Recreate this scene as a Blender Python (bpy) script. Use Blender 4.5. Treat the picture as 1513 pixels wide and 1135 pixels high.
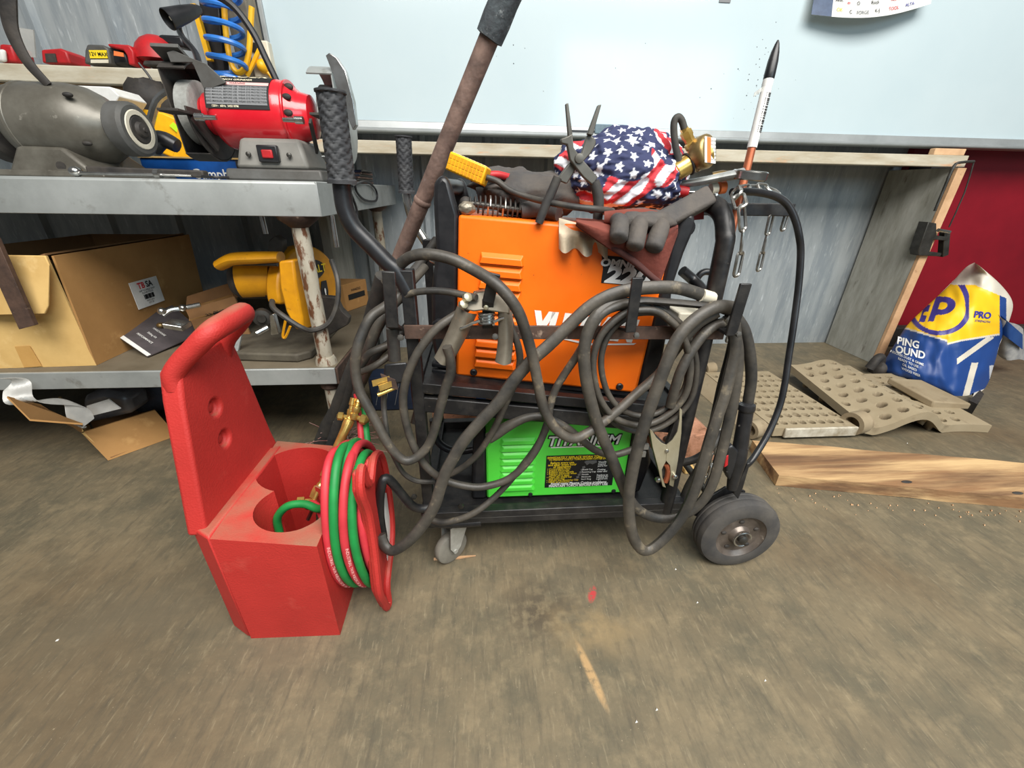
import bpy, bmesh, math, random
from mathutils import Vector as V, Matrix, noise
random.seed(7)
SC = bpy.context.scene
for o in list(bpy.data.objects): bpy.data.objects.remove(o)
# ---------------------------------------------------------------- camera
FPX, CXP, CYP, HC = 597.0, 756.5, 567.5, 0.87
AX = V((0.99698303, -0.01883748, 0.07529938)).normalized()
AY = V((-0.0760496, -0.43120788, 0.89904183)).normalized()
AZ = V((0.015534, -0.90205594, -0.43133952)).normalized()
cam = bpy.data.cameras.new('camera'); cam.sensor_width = 36.0; cam.lens = FPX/1513*36; cam.clip_start = 0.02
co = bpy.data.objects.new('camera', cam); SC.collection.objects.link(co)
r_, u_, b_ = V((AX[0], AY[0], AZ[0])), -V((AX[1], AY[1], AZ[1])), -V((AX[2], AY[2], AZ[2]))
m4 = Matrix((r_, u_, b_)).transposed().to_4x4(); m4.translation = (0, 0, HC); co.matrix_world = m4
SC.camera = co
# ---------------------------------------------------------------- light and exposure
SC.view_settings.view_transform = 'Standard'; SC.view_settings.look = 'None'
SC.view_settings.gamma = 1.0; SC.view_settings.use_curve_mapping = False
SC.view_settings.exposure = 0.05
w = bpy.data.worlds.new('sky'); SC.world = w; w.use_nodes = True
w.node_tree.nodes['Background'].inputs[0].default_value = (0.93, 0.97, 1.0, 1)
w.node_tree.nodes['Background'].inputs[1].default_value = 0.12
def area(name, loc, target, sx, sy, power, col):
    l = bpy.data.lights.new(name, 'AREA'); l.shape = 'RECTANGLE'; l.size = sx; l.size_y = sy; l.energy = power; l.color = col
    o = bpy.data.objects.new(name, l); SC.collection.objects.link(o); o.location = loc
    o.rotation_euler = (V(target)-V(loc)).to_track_quat('-Z', 'Y').to_euler(); return o
area('daylight_door', (2.95, -4.0, 2.35), (2.95, 0, 2.35), 3.0, 1.6, 76, (0.66, 0.87, 1.0))
area('overhead_fill', (0.8, -1.3, 3.7), (0.7, 0.5, 0), 4.4, 2.2, 385, (1.0, 0.97, 0.92))  # unseen overhead fill, added and placed for broad frontal light
# ---------------------------------------------------------------- pixel of the photograph -> point in the place
def ray(px, py):
    r = V((px-CXP, py-CYP, FPX)); return V((r.dot(AX), r.dot(AY), r.dot(AZ)))
def at(px, py, Y):
    w_ = ray(px, py); return w_*(Y/w_[1])+V((0, 0, HC))
def atz(px, py, z=0.0):
    w_ = ray(px, py); return w_*((z-HC)/w_[2])+V((0, 0, HC))
def atx(px, py, x):
    w_ = ray(px, py); return w_*(x/w_[0])+V((0, 0, HC))
def pts(l, Y=None, dY=0):
    return [at(p[0], p[1], (p[2] if len(p) > 2 else Y)+dY) for p in l]
# ---------------------------------------------------------------- materials
def lin(c):
    c = c/255.0
    return c/12.92 if c <= .04045 else ((c+.055)/1.055)**2.4
def rgb(*c): return (lin(c[0]), lin(c[1]), lin(c[2]), 1)
MATS = {}
def mat(name, c1, c2=None, rough=.6, metal=0., scale=8., mix=1.0, detail=6., bump=0., bscale=None, lo=.35, hi=.65, c3=None, s3=40., lo3=.6, hi3=.72, stretch=None, attr=False, spec=.5, trans=0., alpha=1., coat=0., rvar=0., dust=None):
    m = bpy.data.materials.new(name); m.use_nodes = True; nt = m.node_tree; N = nt.nodes; L = nt.links
    b = N['Principled BSDF']; b.inputs['Roughness'].default_value = rough; b.inputs['Metallic'].default_value = metal
    b.inputs['Specular IOR Level'].default_value = spec
    b.inputs['Coat Weight'].default_value = coat
    if trans: b.inputs['Transmission Weight'].default_value = trans
    if alpha < 1: b.inputs['Alpha'].default_value = alpha
    tc = N.new('ShaderNodeTexCoord'); out = tc.outputs['Object']
    if stretch:
        mp = N.new('ShaderNodeMapping'); mp.inputs['Scale'].default_value = stretch; L.new(out, mp.inputs[0]); out = mp.outputs[0]
    def noisemix(base_sock, base_col, col, sc, lo_, hi_, fac):
        n = N.new('ShaderNodeTexNoise'); n.inputs['Scale'].default_value = sc; n.inputs['Detail'].default_value = detail; n.inputs['Roughness'].default_value = .62
        L.new(out, n.inputs['Vector'])
        r = N.new('ShaderNodeMapRange'); r.inputs[1].default_value = lo_; r.inputs[2].default_value = hi_; r.inputs[4].default_value = fac; r.clamp = True
        L.new(n.outputs['Fac'], r.inputs[0])
        x = N.new('ShaderNodeMix'); x.data_type = 'RGBA'; L.new(r.outputs[0], x.inputs[0])
        if base_sock: L.new(base_sock, x.inputs[6])
        else: x.inputs[6].default_value = base_col
        x.inputs[7].default_value = col
        return x.outputs[2], r.outputs[0]
    s = None
    if attr:
        a = N.new('ShaderNodeAttribute'); a.attribute_name = 'paint'; s = a.outputs['Color']
    if c2:
        s, fac = noisemix(s, c1, c2, scale, lo, hi, mix)
        if rvar:
            rr = N.new('ShaderNodeMapRange'); rr.inputs[3].default_value = rough; rr.inputs[4].default_value = rough+rvar
            L.new(fac, rr.inputs[0]); L.new(rr.outputs[0], b.inputs['Roughness'])
    if c3: s, _ = noisemix(s, c1, c3, s3, lo3, hi3, 1.0)
    if dust:                                    # settled dust on the faces that lie flat
        g = N.new('ShaderNodeNewGeometry'); sx = N.new('ShaderNodeSeparateXYZ'); L.new(g.outputs['Normal'], sx.inputs[0])
        r = N.new('ShaderNodeMapRange'); r.inputs[1].default_value = .7; r.inputs[2].default_value = .98; r.inputs[4].default_value = .95; L.new(sx.outputs['Z'], r.inputs[0])
        n2 = N.new('ShaderNodeTexNoise'); n2.inputs['Scale'].default_value = 9; n2.inputs['Detail'].default_value = 6; L.new(out, n2.inputs['Vector'])
        mu = N.new('ShaderNodeMath'); mu.operation = 'MULTIPLY'; L.new(r.outputs[0], mu.inputs[0])
        r2 = N.new('ShaderNodeMapRange'); r2.inputs[1].default_value = .3; r2.inputs[2].default_value = .6; L.new(n2.outputs['Fac'], r2.inputs[0]); L.new(r2.outputs[0], mu.inputs[1])
        x = N.new('ShaderNodeMix'); x.data_type = 'RGBA'; L.new(mu.outputs[0], x.inputs[0]); L.new(s, x.inputs[6]); x.inputs[7].default_value = dust; s = x.outputs[2]
    if s: L.new(s, b.inputs['Base Color'])
    else: b.inputs['Base Color'].default_value = c1
    if bump:
        n = N.new('ShaderNodeTexNoise'); n.inputs['Scale'].default_value = bscale or scale*4; n.inputs['Detail'].default_value = 4; L.new(out, n.inputs['Vector'])
        bp = N.new('ShaderNodeBump'); bp.inputs['Strength'].default_value = bump; bp.inputs['Distance'].default_value = .004
        L.new(n.outputs['Fac'], bp.inputs['Height']); L.new(bp.outputs[0], b.inputs['Normal'])
    MATS[name] = m; return m
def emit(name, c, st):
    m = bpy.data.materials.new(name); m.use_nodes = True; b = m.node_tree.nodes['Principled BSDF']
    b.inputs['Base Color'].default_value = c; b.inputs['Emission Color'].default_value = c; b.inputs['Emission Strength'].default_value = st; return m
BLK = mat('black_paint', rgb(26, 26, 28), rgb(52, 50, 48), .45, scale=30, lo=.45, hi=.75, bump=.08, c3=rgb(95, 88, 80), s3=110, lo3=.68, hi3=.78)
BLKP = mat('black_plastic', rgb(24, 25, 28), rgb(40, 40, 42), .38, scale=25, bump=.05)
RUB = mat('black_rubber', rgb(38, 38, 40), rgb(66, 63, 58), .75, scale=18, bump=.15, bscale=120)
GRIPM = mat('grip_rubber', rgb(42, 44, 48), rgb(64, 65, 67), .7, scale=40, bump=.1)
CABLE = mat('dusty_cable', rgb(46, 45, 43), rgb(88, 82, 73), .5, scale=13, lo=.35, hi=.68, bump=.12, bscale=140, c3=rgb(138, 126, 104), s3=26, lo3=.60, hi3=.78)
CABLED = mat('dark_cable', rgb(38, 38, 38), rgb(70, 66, 60), .55, scale=20, bump=.1, bscale=120)
CABLEB = mat('shiny_black_cable', rgb(22, 22, 24), rgb(40, 40, 42), .35, scale=15)
ORG = mat('orange_paint', rgb(250, 108, 10), rgb(252, 120, 22), .42, scale=6, mix=.8, bump=.05, bscale=160, c3=rgb(120, 62, 25), s3=85, lo3=.70, hi3=.76)
GRN = mat('green_paint', rgb(84, 224, 66), rgb(100, 234, 82), .4, scale=6, bump=.03, bscale=100, c3=rgb(60, 150, 50), s3=30, lo3=.72, hi3=.85)
REDP = mat('red_moulded_plastic', rgb(190, 48, 43), rgb(174, 42, 37), .6, scale=5, bump=.22, bscale=260, c3=rgb(200, 84, 72), s3=9, lo3=.62, hi3=.9, dust=rgb(150, 106, 84))
REDD = mat('dusty_red_plastic', rgb(200, 60, 50), rgb(176, 120, 88), .65, scale=7, bump=.2, bscale=200)
REDG = mat('red_enamel', rgb(208, 24, 40), rgb(214, 44, 52), .25, scale=9, coat=.4, c3=rgb(120, 70, 60), s3=14, lo3=.66, hi3=.85)
REDT = mat('red_tool_plastic', rgb(190, 30, 36), rgb(160, 30, 34), .5, scale=20)
STEEL = mat('brushed_steel', rgb(176, 180, 178), rgb(146, 150, 148), .42, .4, scale=5, c3=rgb(110, 108, 100), s3=14, lo3=.58, hi3=.75, bump=.03, rvar=.15)
GALV = mat('galvanised_sheet', rgb(168, 174, 176), rgb(142, 150, 155), .5, .3, scale=7, stretch=(2.5, 1, .4), lo=.40, hi=.62, c3=rgb(204, 210, 212), s3=30, lo3=.58, hi3=.78, bump=.04)
CHROME = mat('worn_chrome', rgb(205, 206, 205), rgb(160, 158, 152), .22, .95, scale=18)
CASTZ = mat('caster_zinc', rgb(196, 196, 190), rgb(164, 162, 154), .35, .4, scale=24)
ZINC = mat('zinc_chain', rgb(190, 190, 186), rgb(130, 128, 122), .35, .9, scale=40)
BRASS = mat('brass', rgb(228, 194, 112), rgb(186, 150, 80), .28, .75, scale=30)
BRASSD = mat('dull_brass', rgb(170, 146, 98), rgb(128, 106, 70), .42, .85, scale=20)
COPPER = mat('copper_rod', rgb(190, 112, 78), rgb(166, 92, 64), .4, .6, scale=25)
RUST = mat('rusty_pipe', rgb(138, 114, 103), rgb(98, 80, 73), .65, .1, scale=26, c3=rgb(128, 112, 106), s3=60, lo3=.62, hi3=.72, bump=.3, bscale=90)
RUSTB = mat('rusty_bar', rgb(96, 74, 62), rgb(64, 50, 44), .7, .2, scale=22, c3=rgb(150, 128, 112), s3=50, lo3=.62, hi3=.72, bump=.2)
GREYM = mat('grimy_grey_paint', rgb(110, 107, 98), rgb(80, 76, 68), .38, .25, scale=9, c3=rgb(150, 146, 136), s3=30, lo3=.66, hi3=.75, bump=.08)
GREYC = mat('grey_cast_iron', rgb(92, 92, 90), rgb(74, 72, 68), .55, .2, scale=14, bump=.1)
GRIND = mat('grinding_stone', rgb(150, 152, 148), rgb(126, 126, 122), .9, scale=40, bump=.2, bscale=200)
DARK = mat('sooty_black', rgb(36, 34, 33), rgb(62, 57, 52), .7, scale=20, bump=.2)
CARD = mat('cardboard', rgb(176, 132, 78), rgb(158, 116, 66), .85, scale=5, c3=rgb(196, 154, 96), s3=12, lo3=.6, hi3=.8, bump=.06)
CARDL = mat('pale_cardboard', rgb(218, 182, 116), rgb(196, 158, 94), .85, scale=6, c3=rgb(232, 202, 142), s3=11, lo3=.56, hi3=.75, bump=.06)
CARDD = mat('brown_cardboard', rgb(150, 110, 70), rgb(128, 94, 60), .85, scale=6, bump=.06)
TAPE = mat('packing_tape', rgb(196, 150, 84), rgb(206, 162, 96), .4, scale=12)
WOOD = mat('rough_board', rgb(206, 172, 124), rgb(142, 106, 72), .85, scale=3.2, stretch=(.5, 6, 6), lo=.36, hi=.60, detail=9, c3=rgb(106, 78, 54), s3=2.6, lo3=.50, hi3=.66, bump=.3, bscale=16)
PINE = mat('painted_old_wood', rgb(196, 190, 172), rgb(168, 156, 132), .8, scale=8, stretch=(.6, 3, 3), c3=rgb(206, 160, 122), s3=12, lo3=.58, hi3=.72, bump=.2)
GREYW = mat('weathered_board', rgb(172, 172, 164), rgb(144, 144, 134), .85, scale=7, stretch=(3, 3, .7), c3=rgb(110, 106, 96), s3=11, lo3=.62, hi3=.75, bump=.15)
PINEE = mat('raw_wood_edge', rgb(216, 176, 136), rgb(186, 146, 108), .85, scale=9, c3=rgb(150, 112, 80), s3=30, lo3=.64, hi3=.75, bump=.2)
YEL = mat('yellow_plastic', rgb(240, 184, 24), rgb(226, 166, 20), .45, scale=20)
YELS = mat('yellow_saw_paint', rgb(226, 158, 14), rgb(196, 132, 20), .45, scale=9, c3=rgb(130, 92, 34), s3=30, lo3=.64, hi3=.78)
BLUE = mat('blue_plastic', rgb(24, 92, 176), rgb(18, 76, 150), .4, scale=16)
BLUEH = mat('blue_air_hose', rgb(60, 130, 214), rgb(46, 112, 196), .3, scale=20)
WHITE = mat('white_label', rgb(228, 228, 224), rgb(212, 212, 208), .6, scale=30)
LETW = mat('white_print', rgb(236, 236, 232), None, .6)
LETK = mat('black_print', rgb(20, 20, 20), None, .6)
LETY = mat('yellow_print', rgb(236, 206, 30), None, .6)
LETR = mat('red_print', rgb(200, 40, 50), None, .6)
LETB = mat('navy_print', rgb(50, 52, 140), None, .6)
LETG = mat('grey_print', rgb(120, 122, 124), None, .6)
LETP = mat('pale_pink_print', rgb(236, 176, 172), None, .6)
LETO = mat('orange_print', rgb(232, 120, 60), None, .6)
LETC = mat('cream_print', rgb(238, 228, 196), None, .6)
HOSER = mat('red_gas_hose', rgb(206, 56, 66), rgb(186, 44, 54), .55, scale=18)
HOSEG = mat('green_gas_hose', rgb(24, 142, 66), rgb(18, 120, 56), .55, scale=18)
GLOVE = mat('charcoal_leather', rgb(60, 59, 60), rgb(86, 80, 74), .8, scale=14, bump=.3, bscale=120)
SUEDE = mat('brown_suede', rgb(122, 62, 50), rgb(100, 48, 40), .95, scale=9, c3=rgb(70, 38, 34), s3=6, lo3=.58, hi3=.75, bump=.25, bscale=160)
CANVAS = mat('cream_canvas', rgb(206, 190, 166), rgb(178, 160, 134), .9, scale=12, bump=.3, bscale=180)
PAINTED = mat('printed_cloth', (1, 1, 1, 1), None, .85, attr=True, bump=.15, bscale=240)
PAINTBAG = mat('printed_bag', (1, 1, 1, 1), None, .45, attr=True, bump=.12, bscale=30)
MATST = mat('dusty_cast_plate', rgb(140, 124, 98), rgb(172, 158, 132), .85, scale=8, mix=.45, c3=rgb(104, 88, 66), s3=13, lo3=.58, hi3=.80, bump=.2)
MATSTP = mat('dusty_dimpled_plate', rgb(140, 124, 98), rgb(172, 158, 132), .85, scale=8, mix=.40, c3=rgb(104, 88, 66), s3=13, lo3=.60, hi3=.82, bump=.2, attr=True)
PLASTIC = mat('clear_plastic_film', rgb(206, 206, 200), rgb(176, 176, 172), .25, scale=6, alpha=.55, spec=.8)
GREYP = mat('grey_wrap', rgb(92, 90, 92), rgb(66, 64, 66), .35, scale=10, c3=rgb(140, 138, 140), s3=16, lo3=.62, hi3=.74)
TYRE = mat('tyre_rubber', rgb(58, 57, 57), rgb(84, 80, 75), .8, scale=14, bump=.12, bscale=90)
RIM = mat('dirty_wheel_rim', rgb(118, 108, 100), rgb(82, 74, 68), .35, .45, scale=20, c3=rgb(150, 140, 130), s3=34, lo3=.66, hi3=.75)
NYLON = mat('grey_caster_tread', rgb(128, 124, 114), rgb(104, 100, 92), .6, scale=20)
CLAMP = mat('dull_zinc_clamp', rgb(150, 143, 128), rgb(118, 110, 97), .42, .45, scale=14, c3=rgb(150, 112, 80), s3=18, lo3=.64, hi3=.78, bump=.06)
CLAMPS = mat('pale_zinc_clamp', rgb(196, 190, 166), rgb(170, 160, 132), .38, .6, scale=10)
BRICKM = mat('rotten_pink_wood', rgb(190, 138, 112), rgb(150, 104, 76), .9, scale=22, c3=rgb(92, 60, 40), s3=26, lo3=.55, hi3=.7, bump=.4)
IRON = mat('dark_iron', rgb(86, 84, 80), rgb(62, 60, 56), .45, .7, scale=20, bump=.05)
POSTM = mat('grey_post', rgb(150, 142, 124), rgb(112, 104, 90), .75, scale=8, stretch=(3, 3, .6), bump=.1)
CREAMP = mat('cream_plastic', rgb(214, 208, 190), rgb(200, 192, 172), .5, scale=20)
LEGM = mat('chipped_white_pipe', rgb(186, 180, 164), rgb(160, 152, 134), .55, .1, scale=14, c3=rgb(104, 66, 42), s3=44, lo3=.50, hi3=.58, stretch=(1, 1, .4), bump=.12)
SHELFM = mat('dusty_shelf_steel', rgb(122, 112, 94), rgb(98, 88, 70), .75, .2, scale=5, bump=.1)
BLKWIRE = mat('black_wire', rgb(30, 30, 32), None, .5)
DGLASS = mat('lamp_reflector', rgb(190, 190, 186), None, .15, 1.0)
# ---------------------------------------------------------------- mesh builder
def frame_of(d):
    d = V(d).normalized(); a = V((0, 0, 1)) if abs(d.z) < .9 else V((1, 0, 0))
    u = d.cross(a).normalized(); return d, u, d.cross(u)
def smooth_path(P, k=6, closed=False):
    P = [V(p) for p in P]; n = len(P); out = []
    if n < 3: return P
    for i in range(n if closed else n-1):
        g = lambda j: P[j % n] if closed else P[max(0, min(n-1, j))]
        p0, p1, p2, p3 = g(i-1), g(i), g(i+1), g(i+2)
        for s in range(k):
            t = s/k
            out.append(.5*((2*p1)+(p2-p0)*t+(2*p0-5*p1+4*p2-p3)*t*t+(3*p1-p0-3*p2+p3)*t**3))
    if not closed: out.append(P[-1])
    return out
class B:
    def __init__(s): s.v = []; s.f = []; s.c = None
    def add(s, vs, fs):
        o = len(s.v); s.v += [V(v) for v in vs]; s.f += [tuple(i+o for i in f) for f in fs]; return s
    def hexa(s, p):   # bottom 4 ccw, top 4 ccw
        return s.add(p, [(3, 2, 1, 0), (4, 5, 6, 7), (0, 1, 5, 4), (1, 2, 6, 5), (2, 3, 7, 6), (3, 0, 4, 7)])
    def box(s, x0, x1, y0, y1, z0, z1):
        return s.hexa([(x0, y0, z0), (x1, y0, z0), (x1, y1, z0), (x0, y1, z0), (x0, y0, z1), (x1, y0, z1), (x1, y1, z1), (x0, y1, z1)])
    def obox(s, c, ux, uy, uz):   # centre and three half vectors
        c, ux, uy, uz = V(c), V(ux), V(uy), V(uz)
        return s.hexa([c-ux-uy-uz, c+ux-uy-uz, c+ux+uy-uz, c-ux+uy-uz, c-ux-uy+uz, c+ux-uy+uz, c+ux+uy+uz, c-ux+uy+uz])
    def prism(s, poly, vec):
        n = len(poly); vec = V(vec); p = [V(q) for q in poly]
        nr = sum(((p[i]-p[0]).cross(p[(i+1) % n]-p[0]) for i in range(n)), V())
        if nr.dot(vec) > 0: p.reverse()
        return s.add(p+[q+vec for q in p], [tuple(range(n)), tuple(range(2*n-1, n-1, -1))]+[(i, n+i, n+(i+1) % n, (i+1) % n) for i in range(n)])
    def bar(s, p0, p1, w, h, up=(0, 0, 1)):
        p0, p1 = V(p0), V(p1); d = (p1-p0); u = V(up); sd = d.cross(u).normalized(); u = sd.cross(d).normalized()
        return s.obox((p0+p1)/2, d/2, sd*(w/2), u*(h/2))
    def tube(s, P, r, n=10, closed=False, k=6, flat=None, caps=True):
        """flat = (ratio, axis): squeeze the section along axis"""
        rr = None
        if isinstance(r, (list, tuple)): rr = list(r)
        if k and len(P) > 2:
            m = len(P); P2 = smooth_path(P, k, closed)
            if rr: rr = [rr[min(int(i/k), m-1)]+(rr[min(int(i/k)+1, m-1)]-rr[min(int(i/k), m-1)])*((i % k)/k) for i in range(len(P2))]
            P = P2
        else: P = [V(p) for p in P]
        m = len(P); vs = []; u = None
        for i in range(m):
            a = P[(i-1) % m] if (closed or i) else P[0]; b = P[(i+1) % m] if (closed or i < m-1) else P[-1]
            d = (b-a).normalized()
            if u is None: _, u, _w = frame_of(d)
            u = (u-d*u.dot(d)).normalized(); w_ = d.cross(u)
            R = rr[i] if rr else r
            for j in range(n):
                t = 2*math.pi*j/n; off = u*math.cos(t)*R+w_*math.sin(t)*R
                if flat:
                    ax = V(flat[1]).normalized(); ax = (ax-d*ax.dot(d)); 
                    if ax.length > 1e-3: ax.normalize(); off -= ax*off.dot(ax)*(1-flat[0])
                vs.append(P[i]+off)
        fs = []
        for i in range(m if closed else m-1):
            for j in range(n):
                a, b = i*n+j, i*n+(j+1) % n; c, d_ = ((i+1) % m)*n+(j+1) % n, ((i+1) % m)*n+j
                fs.append((a, d_, c, b)[::-1])
        if not closed and caps: fs += [tuple(range(n))[::-1], tuple(range((m-1)*n, m*n))]
        return s.add(vs, fs)
    def cyl(s, p0, p1, r, r1=None, n=20): return s.tube([p0, p1], [r, r if r1 is None else r1], n, k=0)
    def lathe(s, p0, d, prof, n=28, close=True):
        d, u, w_ = frame_of(d); p0 = V(p0); vs = []
        for t, r in prof:
            for j in range(n):
                a = 2*math.pi*j/n; vs.append(p0+d*t+(u*math.cos(a)+w_*math.sin(a))*max(r, 1e-5))
        m = len(prof); fs = []
        for i in range(m-1):
            for j in range(n): fs.append((i*n+j, i*n+(j+1) % n, (i+1)*n+(j+1) % n, (i+1)*n+j))
        if close: fs += [tuple(range(n))[::-1], tuple(range((m-1)*n, m*n))]
        return s.add(vs, fs)
    def ball(s, c, rx, ry=None, rz=None, nu=18, nv=10, fn=None):
        ry = rx if ry is None else ry; rz = rx if rz is None else rz; c = V(c)
        def g(u, v):
            th = 2*math.pi*u; ph = math.pi*(v-.5); p = V((math.cos(th)*math.cos(ph), math.sin(th)*math.cos(ph), math.sin(ph)))
            q = 1.0 if fn is None else fn(p)
            return c+V((p.x*rx, p.y*ry, p.z*rz))*q
        return s.grid(g, nu, nv, wrap=True)
    def grid(s, fn, nu, nv, wrap=False):
        vs = [fn(i/nu, j/nv) for j in range(nv+1) for i in range(nu if wrap else nu+1)]; W_ = nu if wrap else nu+1
        fs = [(j*W_+i, j*W_+(i+1) % W_, (j+1)*W_+(i+1) % W_, (j+1)*W_+i) for j in range(nv) for i in range(nu)]
        return s.add(vs, fs)
    def slab(s, fn, nu, nv, thick):
        """a sheet with real thickness: fn(u,v) and an offset vector or function"""
        th = thick if callable(thick) else (lambda u, v: V(thick))
        a = [V(fn(i/nu, j/nv)) for j in range(nv+1) for i in range(nu+1)]; b = [V(fn(i/nu, j/nv))+th(i/nu, j/nv) for j in range(nv+1) for i in range(nu+1)]
        W_ = nu+1; n = len(a); fs = []
        for j in range(nv):
            for i in range(nu):
                q = (j*W_+i, j*W_+i+1, (j+1)*W_+i+1, (j+1)*W_+i); fs.append(q); fs.append(tuple(n+x for x in q[::-1]))
        ed = [i for i in range(W_)]+[j*W_+nu for j in range(1, nv+1)]+[nv*W_+i for i in range(nu-1, -1, -1)]+[j*W_ for j in range(nv-1, 0, -1)]
        for k in range(len(ed)): x, y = ed[k], ed[(k+1) % len(ed)]; fs.append((y, x, n+x, n+y))
        return s.add(a+b, fs)
    def text(s, txt, o, u, v, size, bold=0., shear=0., align='CENTER', warp=None, sx=1.0):
        cu = bpy.data.curves.new('t', 'FONT'); cu.body = txt; cu.size = 1; cu.offset = bold; cu.shear = shear; cu.align_x = align; cu.align_y = 'CENTER'; cu.resolution_u = 3
        ob = bpy.data.objects.new('t', cu); me = ob.to_mesh()
        u, v, o = V(u).normalized(), V(v).normalized(), V(o)
        vs = []
        for q in me.vertices:
            x, y = q.co.x*size*sx, q.co.y*size
            vs.append(warp(x, y) if warp else o+u*x+v*y)
        s.add(vs, [tuple(p.vertices) for p in me.polygons]); ob.to_mesh_clear(); bpy.data.objects.remove(ob); bpy.data.curves.remove(cu); return s
    def make(s, name, m, parent=None, bevel=0., seg=2, smooth=True, kind=None, label=None, cat=None, group=None, ang=40, loc=None, sub=0, paint=None, recalc=True):
        org = V(loc) if loc is not None else (wloc(parent) if parent is not None else V())
        me = bpy.data.meshes.new(name); me.from_pydata([tuple(v-org) for v in s.v], [], s.f)
        if recalc:
            bm = bmesh.new(); bm.from_mesh(me); bmesh.ops.recalc_face_normals(bm, faces=bm.faces[:]); bm.to_mesh(me); bm.free()
        me.update()
        for k in (m if isinstance(m, list) else [m]): me.materials.append(k)
        o = bpy.data.objects.new(name, me); SC.collection.objects.link(o)
        if parent is not None: o.parent = parent
        else: o.location = org
        if paint:
            a = me.color_attributes.new('paint', 'FLOAT_COLOR', 'POINT')
            for i, v in enumerate(s.v): a.data[i].color = paint(i, v)
        if smooth: me.polygons.foreach_set('use_smooth', [True]*len(me.polygons)); me.set_sharp_from_angle(angle=math.radians(ang))
        if bevel:
            b = o.modifiers.new('bevel', 'BEVEL'); b.width = bevel; b.segments = seg; b.limit_method = 'ANGLE'; b.angle_limit = math.radians(35); b.harden_normals = False
        if sub: b = o.modifiers.new('sub', 'SUBSURF'); b.levels = sub; b.render_levels = sub
        if kind: o['kind'] = kind
        tag(o, label, cat, group); return o
def wloc(o):
    l = V()
    while o is not None: l = l+o.location; o = o.parent
    return l
def tag(o, label=None, cat=None, group=None):
    if label: o['label'] = label
    if cat: o['category'] = cat
    if group: o['group'] = group
    return o
def thing(name, label, cat, loc, group=None):
    o = bpy.data.objects.new(name, None); SC.collection.objects.link(o); o.location = loc; o.empty_display_size = .05
    return tag(o, label, cat, group)
def dup(o, loc=None, label=None, parent=None, group=None):
    c = o.copy(); SC.collection.objects.link(c); c.parent = parent
    if loc is not None: c.location = loc
    if label: c['label'] = label
    if group: c['group'] = group
    for ch in o.children: dup(ch, parent=c)
    return c
def cut(o, cutter):
    """real recess: subtract the builder's solid from the object's own mesh"""
    org = wloc(o); me = bpy.data.meshes.new('cut'); me.from_pydata([tuple(v-org) for v in cutter.v], [], cutter.f)
    bm = bmesh.new(); bm.from_mesh(me); bmesh.ops.recalc_face_normals(bm, faces=bm.faces[:]); bm.to_mesh(me); bm.free()
    c = bpy.data.objects.new('cut', me); SC.collection.objects.link(c)
    if o.parent: c.parent = o.parent
    else: c.location = org
    mods = [(m_.type) for m_ in o.modifiers]
    bo = o.modifiers.new('bool', 'BOOLEAN'); bo.operation = 'DIFFERENCE'; bo.object = c; bo.solver = 'EXACT'
    dg = bpy.context.evaluated_depsgraph_get(); dg.update()
    nm = bpy.data.meshes.new_from_object(o.evaluated_get(dg)); 
    o.modifiers.clear(); old = o.data; o.data = nm; bpy.data.objects.remove(c); bpy.data.meshes.remove(old); nm.name = o.name
    nm.polygons.foreach_set('use_smooth', [True]*len(nm.polygons)); nm.set_sharp_from_angle(angle=math.radians(40)); return o
def bev(o, w_, seg=3):
    b = o.modifiers.new('bevel', 'BEVEL'); b.width = w_; b.segments = seg; b.limit_method = 'ANGLE'; b.angle_limit = math.radians(35); return o
def wob(p, s, a): return V((noise.noise(p*s), noise.noise(p*s+V((7.3, 1.1, 4.2))), noise.noise(p*s+V((2.7, 9.1, 5.5)))))*a
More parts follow.
